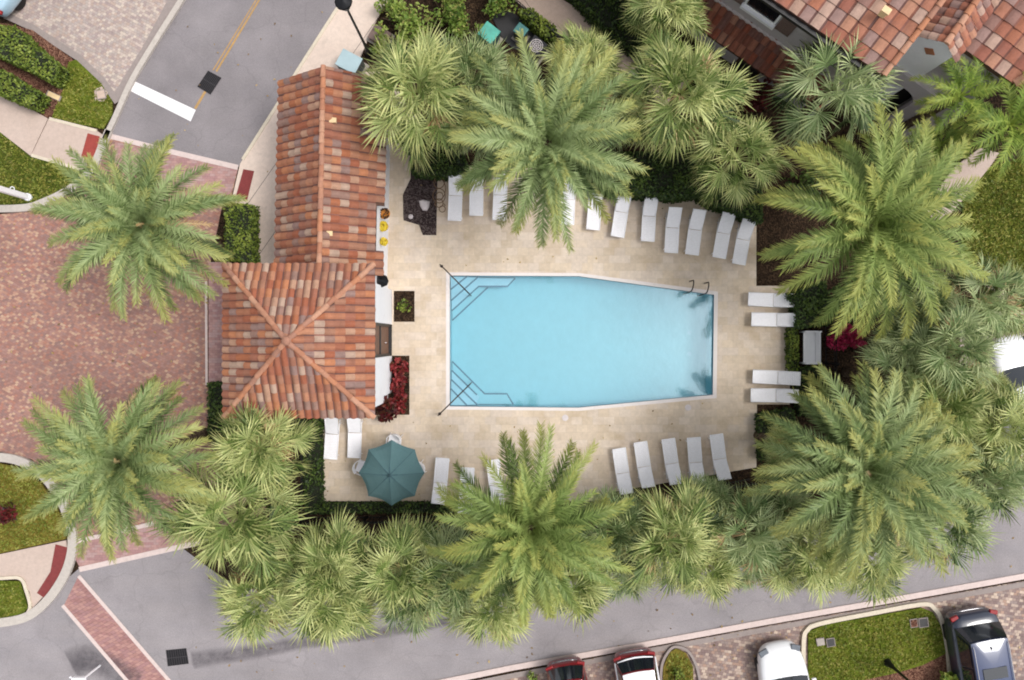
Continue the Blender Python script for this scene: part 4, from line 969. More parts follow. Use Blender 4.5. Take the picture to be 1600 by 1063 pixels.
# ------------------------------------------------------------------ loungers
def make_lounger(lb):
    t = thing('sun_lounger', lb, 'sun lounger', (0, 0, 0), 0, 'white sun loungers on the pool deck')
    W = .54; m = MB()
    for i in range(15):
        y = -.86 + i * .0665; m.box((0, y, .33 - .012 * math.sin(i / 14 * 3.14)), (W - .05, .062, .012))
    m.obj('seat', M['whitefab'], t)
    M3 = Matrix.Rotation(R(30), 4, 'X').to_3x3(); m = MB()
    for i in range(12):
        s = .035 + i * .0665; c = Vector((0, .15, .33)) + M3 @ Vector((0, s, 0)); m.box(c, (W - .05, .062, .012), M=M3)
    bk = m.obj('backrest', M['whitefab'], t)
    m = MB()
    for sx in (-1, 1): m.tube([Vector((sx * (W / 2 - .015), .14, .335)), Vector((sx * (W / 2 - .015), .15, .335)) + M3 @ Vector((0, .82, 0))], .019, 8)
    e = Vector((0, .15, .335)) + M3 @ Vector((0, .82, 0)); m.tube([e + Vector((-W / 2, 0, 0)), e + Vector((W / 2, 0, 0))], .02, 8)
    m.obj('back_frame', M['white'], bk, True)
    m = MB()
    for sx in (-1, 1): m.tube([(sx * (W / 2 - .01), -.88, .33), (sx * (W / 2 - .01), .3, .325), (sx * (W / 2 - .01), .72, .25)], .021, 8)
    m.tube([(-W / 2, -.88, .33), (W / 2, -.88, .33)], .021, 8); m.tube([(-W / 2, .14, .31), (W / 2, .14, .31)], .018, 8)
    m.obj('frame', M['white'], t, True)
    for sx in (-1, 1):
        for y in (-.7, .5):
            m = MB(); m.tube([(sx * (W / 2 - .02), y, .31), (sx * (W / 2 + .0), y + (.06 if y > 0 else -.06), 0)], .017, 8); m.obj('leg', M['white'], t, True)
    return t
# head px, foot px, label
LG_ = [
 ((711, 281), (711, 346), 'white lounger beside the curly iron stand, leftmost of the upper row'),
 ((744, 276), (744, 338), 'second white lounger from the iron stand, its head under palm fronds'),
 ((782, 284), (780, 345), 'white lounger mostly covered by the left fronds of the top date palm'),
 ((890, 288), (886, 352), 'white lounger mostly hidden beneath the lower fronds of the top date palm'),
 ((933, 297), (926, 360), 'white lounger half covered at the right tip of the top date palm fronds'),
 ((976, 310), (964, 371), 'tilted white lounger, first fully clear of the top date palm'),
 ((1018, 317), (1011, 378), 'white lounger second clear of the top date palm, standing alone with gaps both sides'),
 ((1055, 330), (1048, 396), 'left lounger of the close pair in the middle of the upper right row'),
 ((1092, 332), (1081, 399), 'right lounger of the close pair in the middle of the upper right row'),
 ((1137, 345), (1123, 404), 'white lounger next to last toward the upper right deck corner'),
 ((1168, 354), (1154, 414), 'white lounger last at the upper right deck corner'),
 ((1234, 469), (1168, 468), 'topmost sideways lounger at the right end of the pool'),
 ((1240, 500), (1173, 499), 'sideways lounger second from the top at the right end of the pool'),
 ((1244, 592), (1175, 588), 'sideways lounger just below the white bench at the right end'),
 ((1241, 619), (1172, 618), 'lowest sideways lounger at the right end of the pool'),
 ((517, 660), (517, 718), 'white lounger at the left deck edge below the tower eave'),
 ((552, 660), (554, 716), 'white lounger between the left deck edge lounger and the umbrella'),
 ((685, 776), (692, 715), 'white lounger just right of the teal umbrella'),
 ((727, 786), (731, 730), 'white lounger with fronds over it, second to the right of the umbrella'),
 ((776, 775), (770, 718), 'white lounger hidden beneath the top fronds of the lower date palm'),
 ((977, 760), (967, 700), 'leftmost lounger of the lower right group of five'),
 ((1011, 748), (1000, 690), 'second lounger from the left in the lower right group of five'),
 ((1055, 748), (1044, 685), 'middle lounger of the lower right group of five'),
 ((1091, 746), (1084, 683), 'fourth lounger from the left in the lower right group of five'),
 ((1131, 740), (1118, 678), 'rightmost lounger of the lower right group of five'),
]
lg0 = None
for (hd, ft, lb) in LG_:
    a = P(*hd, .7); b = P(*ft, .33); d = a - b; rz = math.atan2(d.y, d.x) - math.pi / 2; dn = Vector((d.x, d.y, 0)).normalized()
    c = Vector((b.x, b.y, .06)) + dn * .87; rz += rv.uniform(-.02, .02)
    if lg0 is None: lg0 = make_lounger(lb); lg0.location = c; lg0.rotation_euler = (0, 0, rz); lg0.scale = (.96,) * 3
    else: dup(lg0, c, rz, lb, scale=.96)
# bench
t = thing('bench', 'white slatted bench standing in the hedge recess at the right end of the pool', 'bench', P(1259, 543, 0), 0)
m = MB()
for i in range(6): m.box((-.22 + i * .078, 0, .43), (.072, 1.18, .025))
m.obj('seat', M['white'], t)
m = MB()
for i in range(4): m.box((.21 + i * .014, 0, .52 + i * .09), (.025, 1.2, .075))
m.obj('backrest', M['white'], t)
for sy in (-1, 1):
    m = MB(); m.box((0, sy * .61, .62), (.5, .06, .035)); m.box((-.23, sy * .61, .52), (.05, .05, .2)); m.obj('armrest', M['white'], t)
    for sx in (-.23, .24): m = MB(); m.box((sx, sy * .6, .21 if sx < 0 else .45), (.06, .06, .42 if sx < 0 else .9)); m.obj('leg', M['white'], t)
# umbrella, table and chairs
uc = P(610, 741, 2.35); t = thing('patio_umbrella', 'open teal octagonal umbrella over a white table on the lower left deck', 'umbrella', (uc.x, uc.y, .06), 0)
def canopy_pts(r, z, k): a = 2 * math.pi * k / 8 + 0.0; return Vector((r * math.cos(a), r * math.sin(a), z))
m = MB(); RR = [(.03, 2.52), (.28, 2.46), (.62, 2.32), (1.0, 2.13), (1.2, 2.0)]
for k in range(8):
    for i in range(len(RR) - 1):
        q = []
        for (r, z) in (RR[i], RR[i + 1]):
            a0, a1 = canopy_pts(r, z, k), canopy_pts(r, z, k + 1); row = []
            for j in range(5):
                s = j / 4; sag = math.sin(s * math.pi) * .05 * r; p = a0.lerp(a1, s); p.z -= sag; row.append(p * 1)
                if r > 1.1: row[-1] = Vector((p.x * (1 - .05 * math.sin(s * math.pi)), p.y * (1 - .05 * math.sin(s * math.pi)), p.z))
            q.append(row)
        for j in range(4): m.add([q[0][j], q[1][j], q[1][j + 1], q[0][j + 1]], [(0, 1, 2, 3)])
cn = m.obj('canopy', M['canvas'], t)
m = MB()
for k in range(8):
    for i in range(len(RR) - 1):
        a = canopy_pts(RR[i][0], RR[i][1] + .006, k); b = canopy_pts(RR[i + 1][0], RR[i + 1][1] + .006, k); s = Vector((-a.y, a.x, 0)).normalized() * (.022 if i < 1 else .008)
        m.add([a - s, a + s, b + s, b - s], [(0, 1, 2, 3)])
m.obj('seams', M['seam'], cn)
m = MB(); m.lathe([(.05, 2.5), (.055, 2.56), (.03, 2.6), (.04, 2.64), (0, 2.68)], (0, 0, 0), 12); m.obj('finial', M['seam'], t, True)
m = MB(); m.tube([(0, 0, 0), (0, 0, 2.5)], .022, 10); m.obj('pole', M['white'], t)
m = MB(); m.lathe([(.26, 0), (.26, .05), (.08, .1), (.04, .25), (0, .25)], (0, 0, 0), 18); m.obj('base', M['white'], t, True)
for k in range(8):
    m = MB(); a = canopy_pts(.04, 2.47, k); b = canopy_pts(1.16, 1.99, k); m.tube([a, b], .01, 5); m.obj('rib', M['white'], t)
t = thing('patio_table', 'round white table under the teal umbrella', 'table', (uc.x, uc.y, .06))
m = MB(); m.lathe([(.04, .69), (.5, .69), (.52, .70), (.52, .715), (.5, .725), (.04, .725)], (0, 0, 0), 28); m.obj('tabletop', M['white'], t, True)
for k in range(4):
    a = k * math.pi / 2 + .6; m = MB(); m.tube([(math.cos(a) * .3, math.sin(a) * .3, .69), (math.cos(a) * .42, math.sin(a) * .42, 0)], .02, 8); m.obj('leg', M['white'], t)
def make_chair(lb):
    t = thing('patio_chair', lb, 'chair', (0, 0, 0), 0, 'white chairs round the umbrella table')
    m = MB(); prof = [(-.22, -.2), (.22, -.2), (.25, .1), (.2, .24), (-.2, .24), (-.25, .1)]; m.prism([Vector((x, y, 0)) for x, y in prof], .40, .43); m.obj('seat', M['whitefab'], t, bevel=.01)
    m = MB()
    for i in range(9):
        a0 = R(200 + i * 15.5); a1 = R(200 + (i + 1) * 15.5) - .02
        q = [Vector((.27 * math.cos(a), -.02 + .25 * math.sin(a), z)) for z in (.46, .86) for a in (a0, a1)]
        o = [Vector((p.x * 1.07, p.y * 1.07, p.z)) for p in q]; m.add(q + o, [(0, 1, 3, 2), (4, 6, 7, 5), (2, 3, 7, 6), (0, 4, 5, 1), (0, 2, 6, 4), (1, 5, 7, 3)])
    m.obj('backrest', M['white'], t)
    for sx in (-1, 1):
        m = MB(); m.tube([(sx * .27, -.1, .65), (sx * .28, .18, .64), (sx * .25, .22, .42)], .018, 8); m.obj('armrest', M['white'], t, True)
        for sy in (-1, 1): m = MB(); m.tube([(sx * .2, sy * .18, .41), (sx * .24, sy * .23, 0)], .016, 8); m.obj('leg', M['white'], t)
    return t
c0 = make_chair('white patio chair above the teal umbrella'); c0.location = P(619, 687, .06); c0.rotation_euler = (0, 0, R(172))
dup(c0, P(655, 730, .06), R(105), 'white patio chair at the right side of the teal umbrella')
dup(c0, P(569, 727, .06), R(-110), 'white patio chair at the left side of the teal umbrella')
# pots and details by the wing
def basket(px, py, z, r, mt, lb, flowers, name='flower_basket'):
    p = P(px, py, z); t = thing(name, lb, 'flower basket', (p.x, p.y, z), 0, 'flower baskets on the wing wall')
    m = MB(); m.lathe([(r * .5, -.16), (r, -.02), (r * 1.08, .0), (r * .95, 0), (r * .6, -.1), (0, -.1)], (0, 0, 0), 16); m.obj('basket', mt, t, True)
    m = MB(); m.tube([(-.22, 0, -.02), (-r, 0, -.02)], .012, 6); m.tube([(-.22, 0, -.16), (-r * .6, 0, -.1)], .01, 6); m.obj('bracket', M['dark'], t)
    m = MB()
    for _ in range(flowers):
        d = rnd_dir(rr_); leafq(m, Vector((d.x * r * .9, d.y * r, .03 + abs(d.z) * .1)), .06, rr_, .5)
    m.obj('flowers', M['yellowflower'], t) if flowers > 60 else m.obj('soil', M['soil'], t)
rr_ = random.Random(3)
basket(601, 334, 1.9, .19, M['orange'], 'orange flower basket on the right wall of the wing, the upper of three', 40)
basket(599, 354, 1.9, .17, M['orange'], 'flower basket full of yellow flowers, middle of three on the wing wall', 160)
basket(600, 378, 1.9, .14, M['orange'], 'small orange basket with a few yellow flowers nearest the tower', 70)
m = MB(); m.lathe([(.16, 0), (.2, .06), (.2, .34), (.24, .36), (.1, .5), (.03, .56), (0, .58)], (0, 0, 0), 8); q = P(598, 440, 2.2)
m.box((-.12, 0, .3), (.25, .06, .06)); o = m.obj('wall_lantern', M['blackmetal'], club); o.location = (q.x + .03, q.y, 2.2)
# boulder
m = MB(); rng = random.Random(9); prof = [(655, 315), (662, 313), (672, 316), (671, 324), (668, 330), (661, 330), (657, 323)]
g0 = P(663, 321, 0); q = [P(x, y, 0) - g0 for x, y in prof]; n = len(q)
m.add([Vector((p.x, p.y, 0)) for p in q] + [Vector((p.x * .95, p.y * .95, .13)) for p in q] + [Vector((p.x * .7, p.y * .7, .2 + rng.uniform(-.02, .02))) for p in q],
      [(i, (i + 1) % n, n + (i + 1) % n, n + i)[::-1] for i in range(n)] + [(n + i, n + (i + 1) % n, 2 * n + (i + 1) % n, 2 * n + i)[::-1] for i in range(n)] + [tuple(range(2 * n, 3 * n))[::-1]])
o = m.obj('boulder', M['stone']); o.location = (g0.x, g0.y, .08); tag(o, 'flat pale grey rock lying in the dark mulch bed', 'rock')
m = MB(); m.lathe([(.09, 0), (.1, .05), (.05, .1), (0, .11)], (0, 0, 0), 7); o = m.obj('boulder', M['stone']); o.location = P(642, 339, .08); tag(o, 'tiny pale rock at the lower left of the dark mulch bed', 'rock')
# curly iron stand
ic = P(688, 310, 0); t = thing('iron_stand', 'curly rusty wrought-iron stand between the mulch bed and the first lounger', 'iron stand', (ic.x, ic.y, .06))
def ring(mb, c, r, z, ry=1.0, a0=0, a1=6.3):
    pts = [(c[0] + r * math.cos(a0 + (a1 - a0) * i / 20), c[1] + r * ry * math.sin(a0 + (a1 - a0) * i / 20), z) for i in range(21)]; mb.tube(pts, .016, 6)
m = MB(); ring(m, (0, .52, 0), .2, .45, 1.15); ring(m, (.0, 0, 0), .24, .45, 1.15); ring(m, (.02, -.02, 0), .13, .47, 1.2); ring(m, (0, -.28, 0), .15, .45, 1.1); ring(m, (.12, -.5, 0), .12, .42)
ring(m, (0, .25, 0), .25, .5, 1.6, -1.2, 1.2)
m.obj('scrollwork', M['iron'], t, True)
for (x, y) in ((-.15, .6), (.15, .6), (-.18, -.3), (.18, -.3)): m = MB(); m.tube([(x, y, .45), (x * 1.1, y, 0)], .014, 6); m.obj('leg', M['iron'], t)
# ------------------------------------------------------------------ equipment
def equip(px, py, sx, sy, h, rz, mt, lb, cat='utility box', name='utility_box', fan=False, side=None, group=None):
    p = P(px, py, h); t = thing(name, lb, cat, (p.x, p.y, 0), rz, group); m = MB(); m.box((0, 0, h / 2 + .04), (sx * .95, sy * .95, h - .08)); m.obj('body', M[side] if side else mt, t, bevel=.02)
    m = MB(); m.box((0, 0, h - .02), (sx, sy, .05)); m.obj('lid', mt, t, bevel=.015)
    m = MB(); m.box((0, 0, .03), (sx * 1.2, sy * 1.2, .08)); m.obj('pad', M['concrete_pad'], t)
    m = MB()
    for i in range(5): m.box((sx * .478, 0, h * .35 + i * h * .1), (.012, sy * .7, .02))
    m.obj('louvre', M['dark'], t)
    if fan:
        m = MB(); 
        for r in (.1, .17, .24): ring(m, (0, 0, 0), r, h + .025)
        for k in range(8): a = k * .785; m.tube([(0, 0, h + .03), (math.cos(a) * .26, math.sin(a) * .26, h + .03)], .008, 4)
        m.obj('fan_guard', M['offwhite'], t)
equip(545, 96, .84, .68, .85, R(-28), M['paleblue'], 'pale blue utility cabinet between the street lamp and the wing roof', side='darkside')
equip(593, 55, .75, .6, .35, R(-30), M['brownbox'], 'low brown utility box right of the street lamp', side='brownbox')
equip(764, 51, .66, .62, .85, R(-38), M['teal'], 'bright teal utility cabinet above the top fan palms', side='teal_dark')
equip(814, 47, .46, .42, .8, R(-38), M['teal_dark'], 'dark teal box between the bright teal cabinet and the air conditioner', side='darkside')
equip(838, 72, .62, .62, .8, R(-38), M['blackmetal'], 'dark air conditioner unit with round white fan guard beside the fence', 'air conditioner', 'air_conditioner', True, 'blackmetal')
m = MB(); m.prism([P(x, y, 0) for x, y in ((775, 10), (800, 18), (880, 88), (858, 98), (800, 75), (785, 60), (770, 30))], -.02, .02); tag(m.obj('equipment_pad', M['dark']), kind='structure')
# small utility lids
def lid(px, py, sx, sy, rz, mt, lb, z=.14):
    p = P(px, py, z); t = thing('manhole', lb, 'manhole', p, rz, 'small utility hatches in the ground')
    m = MB(); m.box((0, 0, 0), (sx, sy, .03)); m.obj('frame', M['gutter'], t, bevel=.008); m = MB(); m.box((0, 0, .018), (sx * .82, sy * .82, .012))
    m.obj('cover', mt, t)
lid(1298, 1004, .34, .34, R(10), M['dark'], 'dark round lid toward the left end of the kerbed grass island')
lid(1282, 1003, .32, .3, R(10), M['concrete_pad'], 'pale lid left of the dark lid at the left end of the grass island')
lid(1443, 973, .38, .38, R(8), M['dark'], 'dark square lid in the upper right corner of the grass island')
lid(1428, 974, .30, .34, R(8), M['mulch_red'], 'brown lid beside the dark one in the upper right of the grass island')
lid(84, 150, .6, .22, R(-25), M['beige'], 'long cream stone plate at the edge of the top left hedge bed', .09)
lid(158, 148, .36, .36, R(10), M['walk2'], 'beige valve cover in the grass beside the driveway', .11)
def drain(pts, lb, z=.006):
    q = [P(x, y, 0) for x, y in pts]; c = sum(q, Vector()) / 4; t = thing('storm_drain', lb, 'storm drain', (c.x, c.y, z), 0, 'storm drain grates')
    l = [p - c for p in q]; m = MB(); m.prism([Vector((p.x, p.y, 0)) for p in l], 0, .012); m.obj('pit', mat_plain('black_pit', C(28, 26, 30), .9), t)
    m = MB(); n = 9
    for i in range(n + 1):
        a = l[0].lerp(l[1], i / n); b = l[3].lerp(l[2], i / n); d = b - a; m.box((a + b) / 2 + Vector((0, 0, .018)), (d.length, .016, .014), math.atan2(d.y, d.x))
    a = (l[0] + l[3]) / 2; b = (l[1] + l[2]) / 2; d = b - a; m.box((a + b) / 2 + Vector((0, 0, .022)), (d.length, .03, .014), math.atan2(d.y, d.x))
    m.obj('grate', mat_plain('grate_iron', C(56, 52, 56), .7), t)
drain([(326, 111), (346, 122), (329, 148), (309, 136)], 'square black drain grate on the yellow line of the upper road')
drain([(260, 1016), (291, 1013), (295, 1037), (263, 1041)], 'black drain grate on the bottom road right of the brick crosswalk')
# ------------------------------------------------------------------ lamps
def lamp(px, py, h, lb, mt='blackmetal', group='street lamps'):
    p = P(px, py, 0); t = thing('street_lamp', lb, 'street lamp', (p.x, p.y, 0), 0, group)
    m = MB(); m.lathe([(.17, 0), (.17, .08), (.12, .15), (.1, .45), (.065, .55), (.05, 1.2), (.042, h - .5), (.06, h - .48), (.04, h - .44), (.04, h - .4)], (0, 0, 0), 14); m.obj('post', M[mt], t, True)
    m = MB(); m.lathe([(.1, h - .4), (.18, h - .36), (.24, h - .05), (.1, h)], (0, 0, 0), 8); m.obj('lantern', mat_plain('lantern_glass', C(120, 128, 132), .2), t)
    m = MB(); m.lathe([(.30, h - .02), (.27, h + .03), (.1, h + .12), (.03, h + .2), (0, h + .22)], (0, 0, 0), 12); m.obj('lamp_cap', M[mt], t, True)
lamp(577, 84, 4.7, 'black street lamp at the top edge beside the upper road sidewalk')
lamp(1385, 1034, 4.2, 'black street lamp rising from the grass island at the bottom edge')
# white sign post on the left lawn
p = P(46, 309, 0); t = thing('sign_post', 'white post with a small round ornament on the lawn at the left edge', 'sign post', (p.x, p.y, .05))
m = MB(); m.box((0, 0, 1.3), (.19, .19, 2.6)); m.lathe([(.15, 0), (.15, .1), (.1, .14)], (0, 0, 0), 12); m.obj('post', M['white'], t)
m = MB(); ring(m, (0, .14, 0), .08, 1.0); m.tube([(0, 0, 1.0), (0, .1, 1.0)], .03, 6); m.obj('ornament', M['white'], t, True)
m = MB(); m.box((0, 0, 2.65), (.2, .2, .1)); m.obj('cap', M['white'], t)
p = P(121, 1068, 1.6); t = thing('sign_post', 'white box-topped post cut by the bottom edge near the crosswalk', 'sign post', (p.x, p.y, 0))
m = MB(); m.tube([(0, 0, 0), (0, 0, 1.4)], .04, 8); m.obj('post', M['white'], t)
m = MB(); m.box((0, 0, 1.5), (.46, .4, .2)); m.obj('panel', M['white'], t, bevel=.02)
m = MB(); m.lathe([(.03, 1.6), (.04, 1.65), (0, 1.7)], (-.24, .24, 0), 8); m.obj('finial', M['white'], t)
m = MB(); m.box((0, 0, .35), (.32, .26, .7)); m.box((0, 0, .72), (.36, .3, .04)); o = m.obj('utility_box', M['white'], bevel=.015); o.location = P(1268, 826, 0); tag(o, 'white utility pedestal glimpsed between the palms by the lower right road', 'utility box')
m = MB(); m.box((0, 0, .3), (.45, .3, .6)); m.box((0, 0, .62), (.5, .34, .04)); o = m.obj('utility_box', M['white'], bevel=.015); o.location = P(1236, 844, 0); o.rotation_euler = (0, 0, R(-25)); tag(o, 'second white utility pedestal lower left of the first between the palms', 'utility box')

# ------------------------------------------------------------------ HOUSE (upper right); frame: a along the eaves, b away from the pool
ua = Vector((.8211, -.5708, 0)); ub = Vector((.5708, .8211, 0))
house = thing('house', 'large house with terracotta tile roofs and grey stucco walls at the upper right', 'building', (0, 0, 0))
def Q(a, b, z): return ua * a + ub * b + Vector((0, 0, z))
HR = math.atan2(ua.y, ua.x)
def hbox(mb, a0, a1, b0, b1, z0, z1, mi=0): mb.box(Q((a0 + a1) / 2, (b0 + b1) / 2, (z0 + z1) / 2), (a1 - a0, b1 - b0, z1 - z0), HR, mi)
m = MB(); hbox(m, -12, 4.6, 13.75, 24, 0, 6.0); m.obj('wall', M['stucco_grey'], house)
m = MB(); V = ub * 1 + Vector((0, 0, .36)); tile_slope(m, Q(-4, 13.4, 6.1), ua, V, 8.8, 9.0, tw=.4, tl=.42, amp=.045)
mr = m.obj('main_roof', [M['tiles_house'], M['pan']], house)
m = MB(); k = .36
def slab_plane(mb, a0, a1, b0, b1, z, sl, th=.16):
    v = [Q(a0, b0, z), Q(a1, b0, z), Q(a1, b1, z + sl * (b1 - b0)), Q(a0, b1, z + sl * (b1 - b0))]
    mb.add([p - Vector((0, 0, .03)) for p in v] + [p - Vector((0, 0, th)) for p in v], [(0, 1, 2, 3), (7, 6, 5, 4), (0, 4, 5, 1), (1, 5, 6, 2), (2, 6, 7, 3), (3, 7, 4, 0)])
slab_plane(m, -12, 4.8, 13.4, 22, 6.1, k); m.obj('eave', M['wood'], mr)
m = MB(); hbox(m, -6, 4.75, 13.24, 13.38, 5.88, 6.02); m.obj('gutter', M['dark'], mr)  # dark strip added as the shadow line of the eave, no real roof part
m = MB(); ridge_caps(m, Q(4.8, 13.4, 6.16), Q(4.8, 20, 6.16 + .36 * 6.6), .09, .4); m.obj('ridge_caps', M['ridge'], mr)
o = P(1381, 20, 6.9); m = MB(); m.box((0, 0, 0), (.2, .16, .3), HR); m.box((0, 0, .17), (.26, .2, .06), HR); v = m.obj('roof_vent', M['beige'], mr); v.location = o
# lower porch roof
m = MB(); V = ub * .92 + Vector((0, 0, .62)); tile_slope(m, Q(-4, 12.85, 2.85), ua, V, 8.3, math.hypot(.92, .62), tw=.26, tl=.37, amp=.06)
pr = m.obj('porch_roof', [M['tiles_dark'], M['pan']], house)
m = MB(); v = [Q(-4, 12.85, 2.82), Q(4.3, 12.85, 2.82), Q(4.3, 13.75, 3.42), Q(-4, 13.75, 3.42)]
m.add(v + [p - Vector((0, 0, .12)) for p in v], [(0, 1, 2, 3), (7, 6, 5, 4), (0, 4, 5, 1), (1, 5, 6, 2), (3, 7, 4, 0)]); m.obj('eave', M['wood'], pr)
m = MB(); hbox(m, -4, 4.2, 13.66, 13.745, 3.42, 3.52); m.obj('flashing', M['offwhite'], pr)
# window with shutters
m = MB(); hbox(m, -.06, 1.2, 13.70, 13.76, 4.30, 5.45); wf = m.obj('window_frame', M['white'], house)
m = MB(); hbox(m, .02, 1.12, 13.685, 13.72, 4.42, 5.38); m.obj('pane', M['glass_house'], wf)
m = MB(); hbox(m, -.1, 1.24, 13.58, 13.74, 4.16, 4.30); m.obj('sill', M['white'], wf)
for (a0, a1) in ((-.65, -.12), (1.26, 1.8)):
    m = MB(); hbox(m, a0, a1, 13.69, 13.745, 4.15, 5.45)
    for i in range(12): hbox(m, a0 + .05, a1 - .05, 13.67, 13.70, 4.22 + i * .1, 4.27 + i * .1)
    m.obj('shutter', M['brownbox'], house)
m = MB(); hbox(m, .95, 1.95, 13.70, 13.76, 0, 2.2); dm = m.obj('door_frame', M['wood'], house); m = MB(); hbox(m, 1.03, 1.87, 13.68, 13.72, .02, 2.12); m.obj('door', M['dark'], dm)
m = MB(); hbox(m, 1.75, 1.8, 13.64, 13.68, 1.0, 1.15); m.obj('handle', M['chrome'], dm)
# white gabled bay
m = MB(); ga0, ga1, gb = 5.1, 6.28, 15.2; gm = (ga0 + ga1) / 2
v = [Q(ga0, gb, 0), Q(ga1, gb, 0), Q(ga1, gb, 6.2), Q(gm, gb, 6.75), Q(ga0, gb, 6.2)]; v2 = [p + ub * 3 for p in v]
m.add(v + v2, [(0, 1, 2, 3, 4), (9, 8, 7, 6, 5), (0, 4, 9, 5), (1, 6, 7, 2), (4, 3, 8, 9), (3, 2, 7, 8)]); bay = m.obj('gable_wall', M['stucco'], house)
m = MB(); c = Q(gm, gb - .03, 5.55)
d1 = ua * .2; d2 = Vector((0, 0, .2)); m.add([c - d1, c - d2, c + d1, c + d2] + [p + ub * .03 for p in (c - d1, c - d2, c + d1, c + d2)], [(3, 2, 1, 0), (0, 1, 5, 4), (1, 2, 6, 5), (2, 3, 7, 6), (3, 0, 4, 7)]); m.obj('ornament', M['tiles'], bay)
m = MB(); sl = math.hypot(.72, .55)
tile_slope(m, Q(ga0 - .1, gb + 2.1, 6.2), -ub, (ua * .72 + Vector((0, 0, .55))), 2.35, sl, tw=.3, tl=.3, amp=.05)
tile_slope(m, Q(ga1 + .1, gb - .25, 6.2), ub, (-ua * .72 + Vector((0, 0, .55))), 2.35, sl, tw=.3, tl=.3, amp=.05)
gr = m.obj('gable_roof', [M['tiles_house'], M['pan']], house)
m = MB(); ridge_caps(m, Q(gm, gb - .3, 6.78), Q(gm, gb + 2.2, 6.78), .1, .36)
m.lathe([(.1, 0), (.14, .06), (.1, .16), (.0, .2)], Q(gm, gb + 1.7, 6.85), 10); m.obj('ridge_caps', M['ridge'], gr)
# lower porch block with arch
m = MB(); A0, A1, B0 = 5.15, 8.3, 15.08; AH = 3.85; ac, aw, ah = 6.3, .6, 2.55
arch = [(ac - aw, 0)] + [(ac - aw * math.cos(math.pi * i / 12), ah + aw * math.sin(math.pi * i / 12)) for i in range(13)] + [(ac + aw, 0)]
out = [(A0, 0)] + arch + [(A1, 0), (A1, AH), (A0, AH)]
tri = tessellate_polygon([[Vector((x, y, 0)) for x, y in out]]); front = [Q(x, B0, y) for x, y in out]; n = len(out); back = [p + ub * .25 for p in front]
m.add(front + back, [tuple(t) for t in tri] + [tuple(n + i for i in t[::-1]) for t in tri] + [(i, (i + 1) % n, n + (i + 1) % n, n + i) for i in range(n)])
hbox(m, A0, A0 + .2, B0 + .25, 16, 0, AH); hbox(m, A1 - .2, A1, B0 + .25, 16, 0, AH); hbox(m, A0 + .2, A1 - .2, B0 + .25, 16, AH - .15, AH - .01)
m.obj('porch_wall', M['stucco_grey'], house)
m = MB(); hbox(m, ac - .7, ac + .7, 15.8, 15.86, 0, 3.3); m.obj('porch_door', M['dark'], house)
# right roof, hipped
m = MB(); hbox(m, 6.3, 8.3, 16.0, 22, 0, 5.3); m.obj('side_wall', M['stucco_grey'], house)
m = MB(); V = ub + Vector((0, 0, .4)); tile_slope(m, Q(4.95, 15.9, 5.5), ua, V, 6.0, 5.6, hi=lambda v: 3.55 + .42 * v, tw=.4, tl=.42, amp=.045)
tile_slope(m, Q(8.5, 15.9, 5.5), Q(1.0, .42 * 1.6, 0) * 0 + ub, (ua * -1 + Vector((0, 0, .0))) * 0 + (ua * .42 + ub * 1 + Vector((0, 0, .4))), .01, .01) if 0 else None
sr = m.obj('side_roof', [M['tiles_house'], M['pan']], house)
# second slope beyond the hip line, falling to the right
m = MB(); hp0 = Q(8.5, 15.9, 5.52); hd_ = (ua * .42 + ub + Vector((0, 0, .4))).normalized()
ridge_caps(m, hp0, hp0 + hd_ * 6.0, .12, .42); m.obj('ridge_caps', M['ridge'], sr)
m = MB(); V = (-ua * .75 + ub * .25 + Vector((0, 0, .3))); Uh = hd_
e0 = hp0 + ua * 3.2 + ub * .5 + Vector((0, 0, -1.2)); 
tile_slope(m, e0, hd_, (hp0 - e0), 6, (hp0 - e0).length, tw=.4, tl=.42, amp=.045); m.obj('side_roof', [M['tiles_house'], M['pan']], house)
m = MB(); v = [Q(4.95, 15.9, 5.47), Q(8.5, 15.9, 5.47), hp0 + hd_ * 6 - Vector((0, 0, .06)), Q(4.95, 15.9 + 5.2, 5.47 + 2.08)]
m.add(v + [p - Vector((0, 0, .15)) for p in v], [(0, 1, 2, 3), (7, 6, 5, 4), (0, 4, 5, 1), (1, 5, 6, 2), (2, 6, 7, 3), (3, 7, 4, 0)])
v = [hp0 - Vector((0, 0, .05)), e0 - Vector((0, 0, .05)), e0 + hd_ * 6 - Vector((0, 0, .05)), hp0 + hd_ * 6 - Vector((0, 0, .05))]; m.add(v + [p - Vector((0, 0, .15)) for p in v], [(0, 1, 2, 3), (7, 6, 5, 4), (0, 4, 5, 1), (1, 5, 6, 2), (2, 6, 7, 3), (3, 7, 4, 0)])
m.obj('eave', M['wood'], sr)

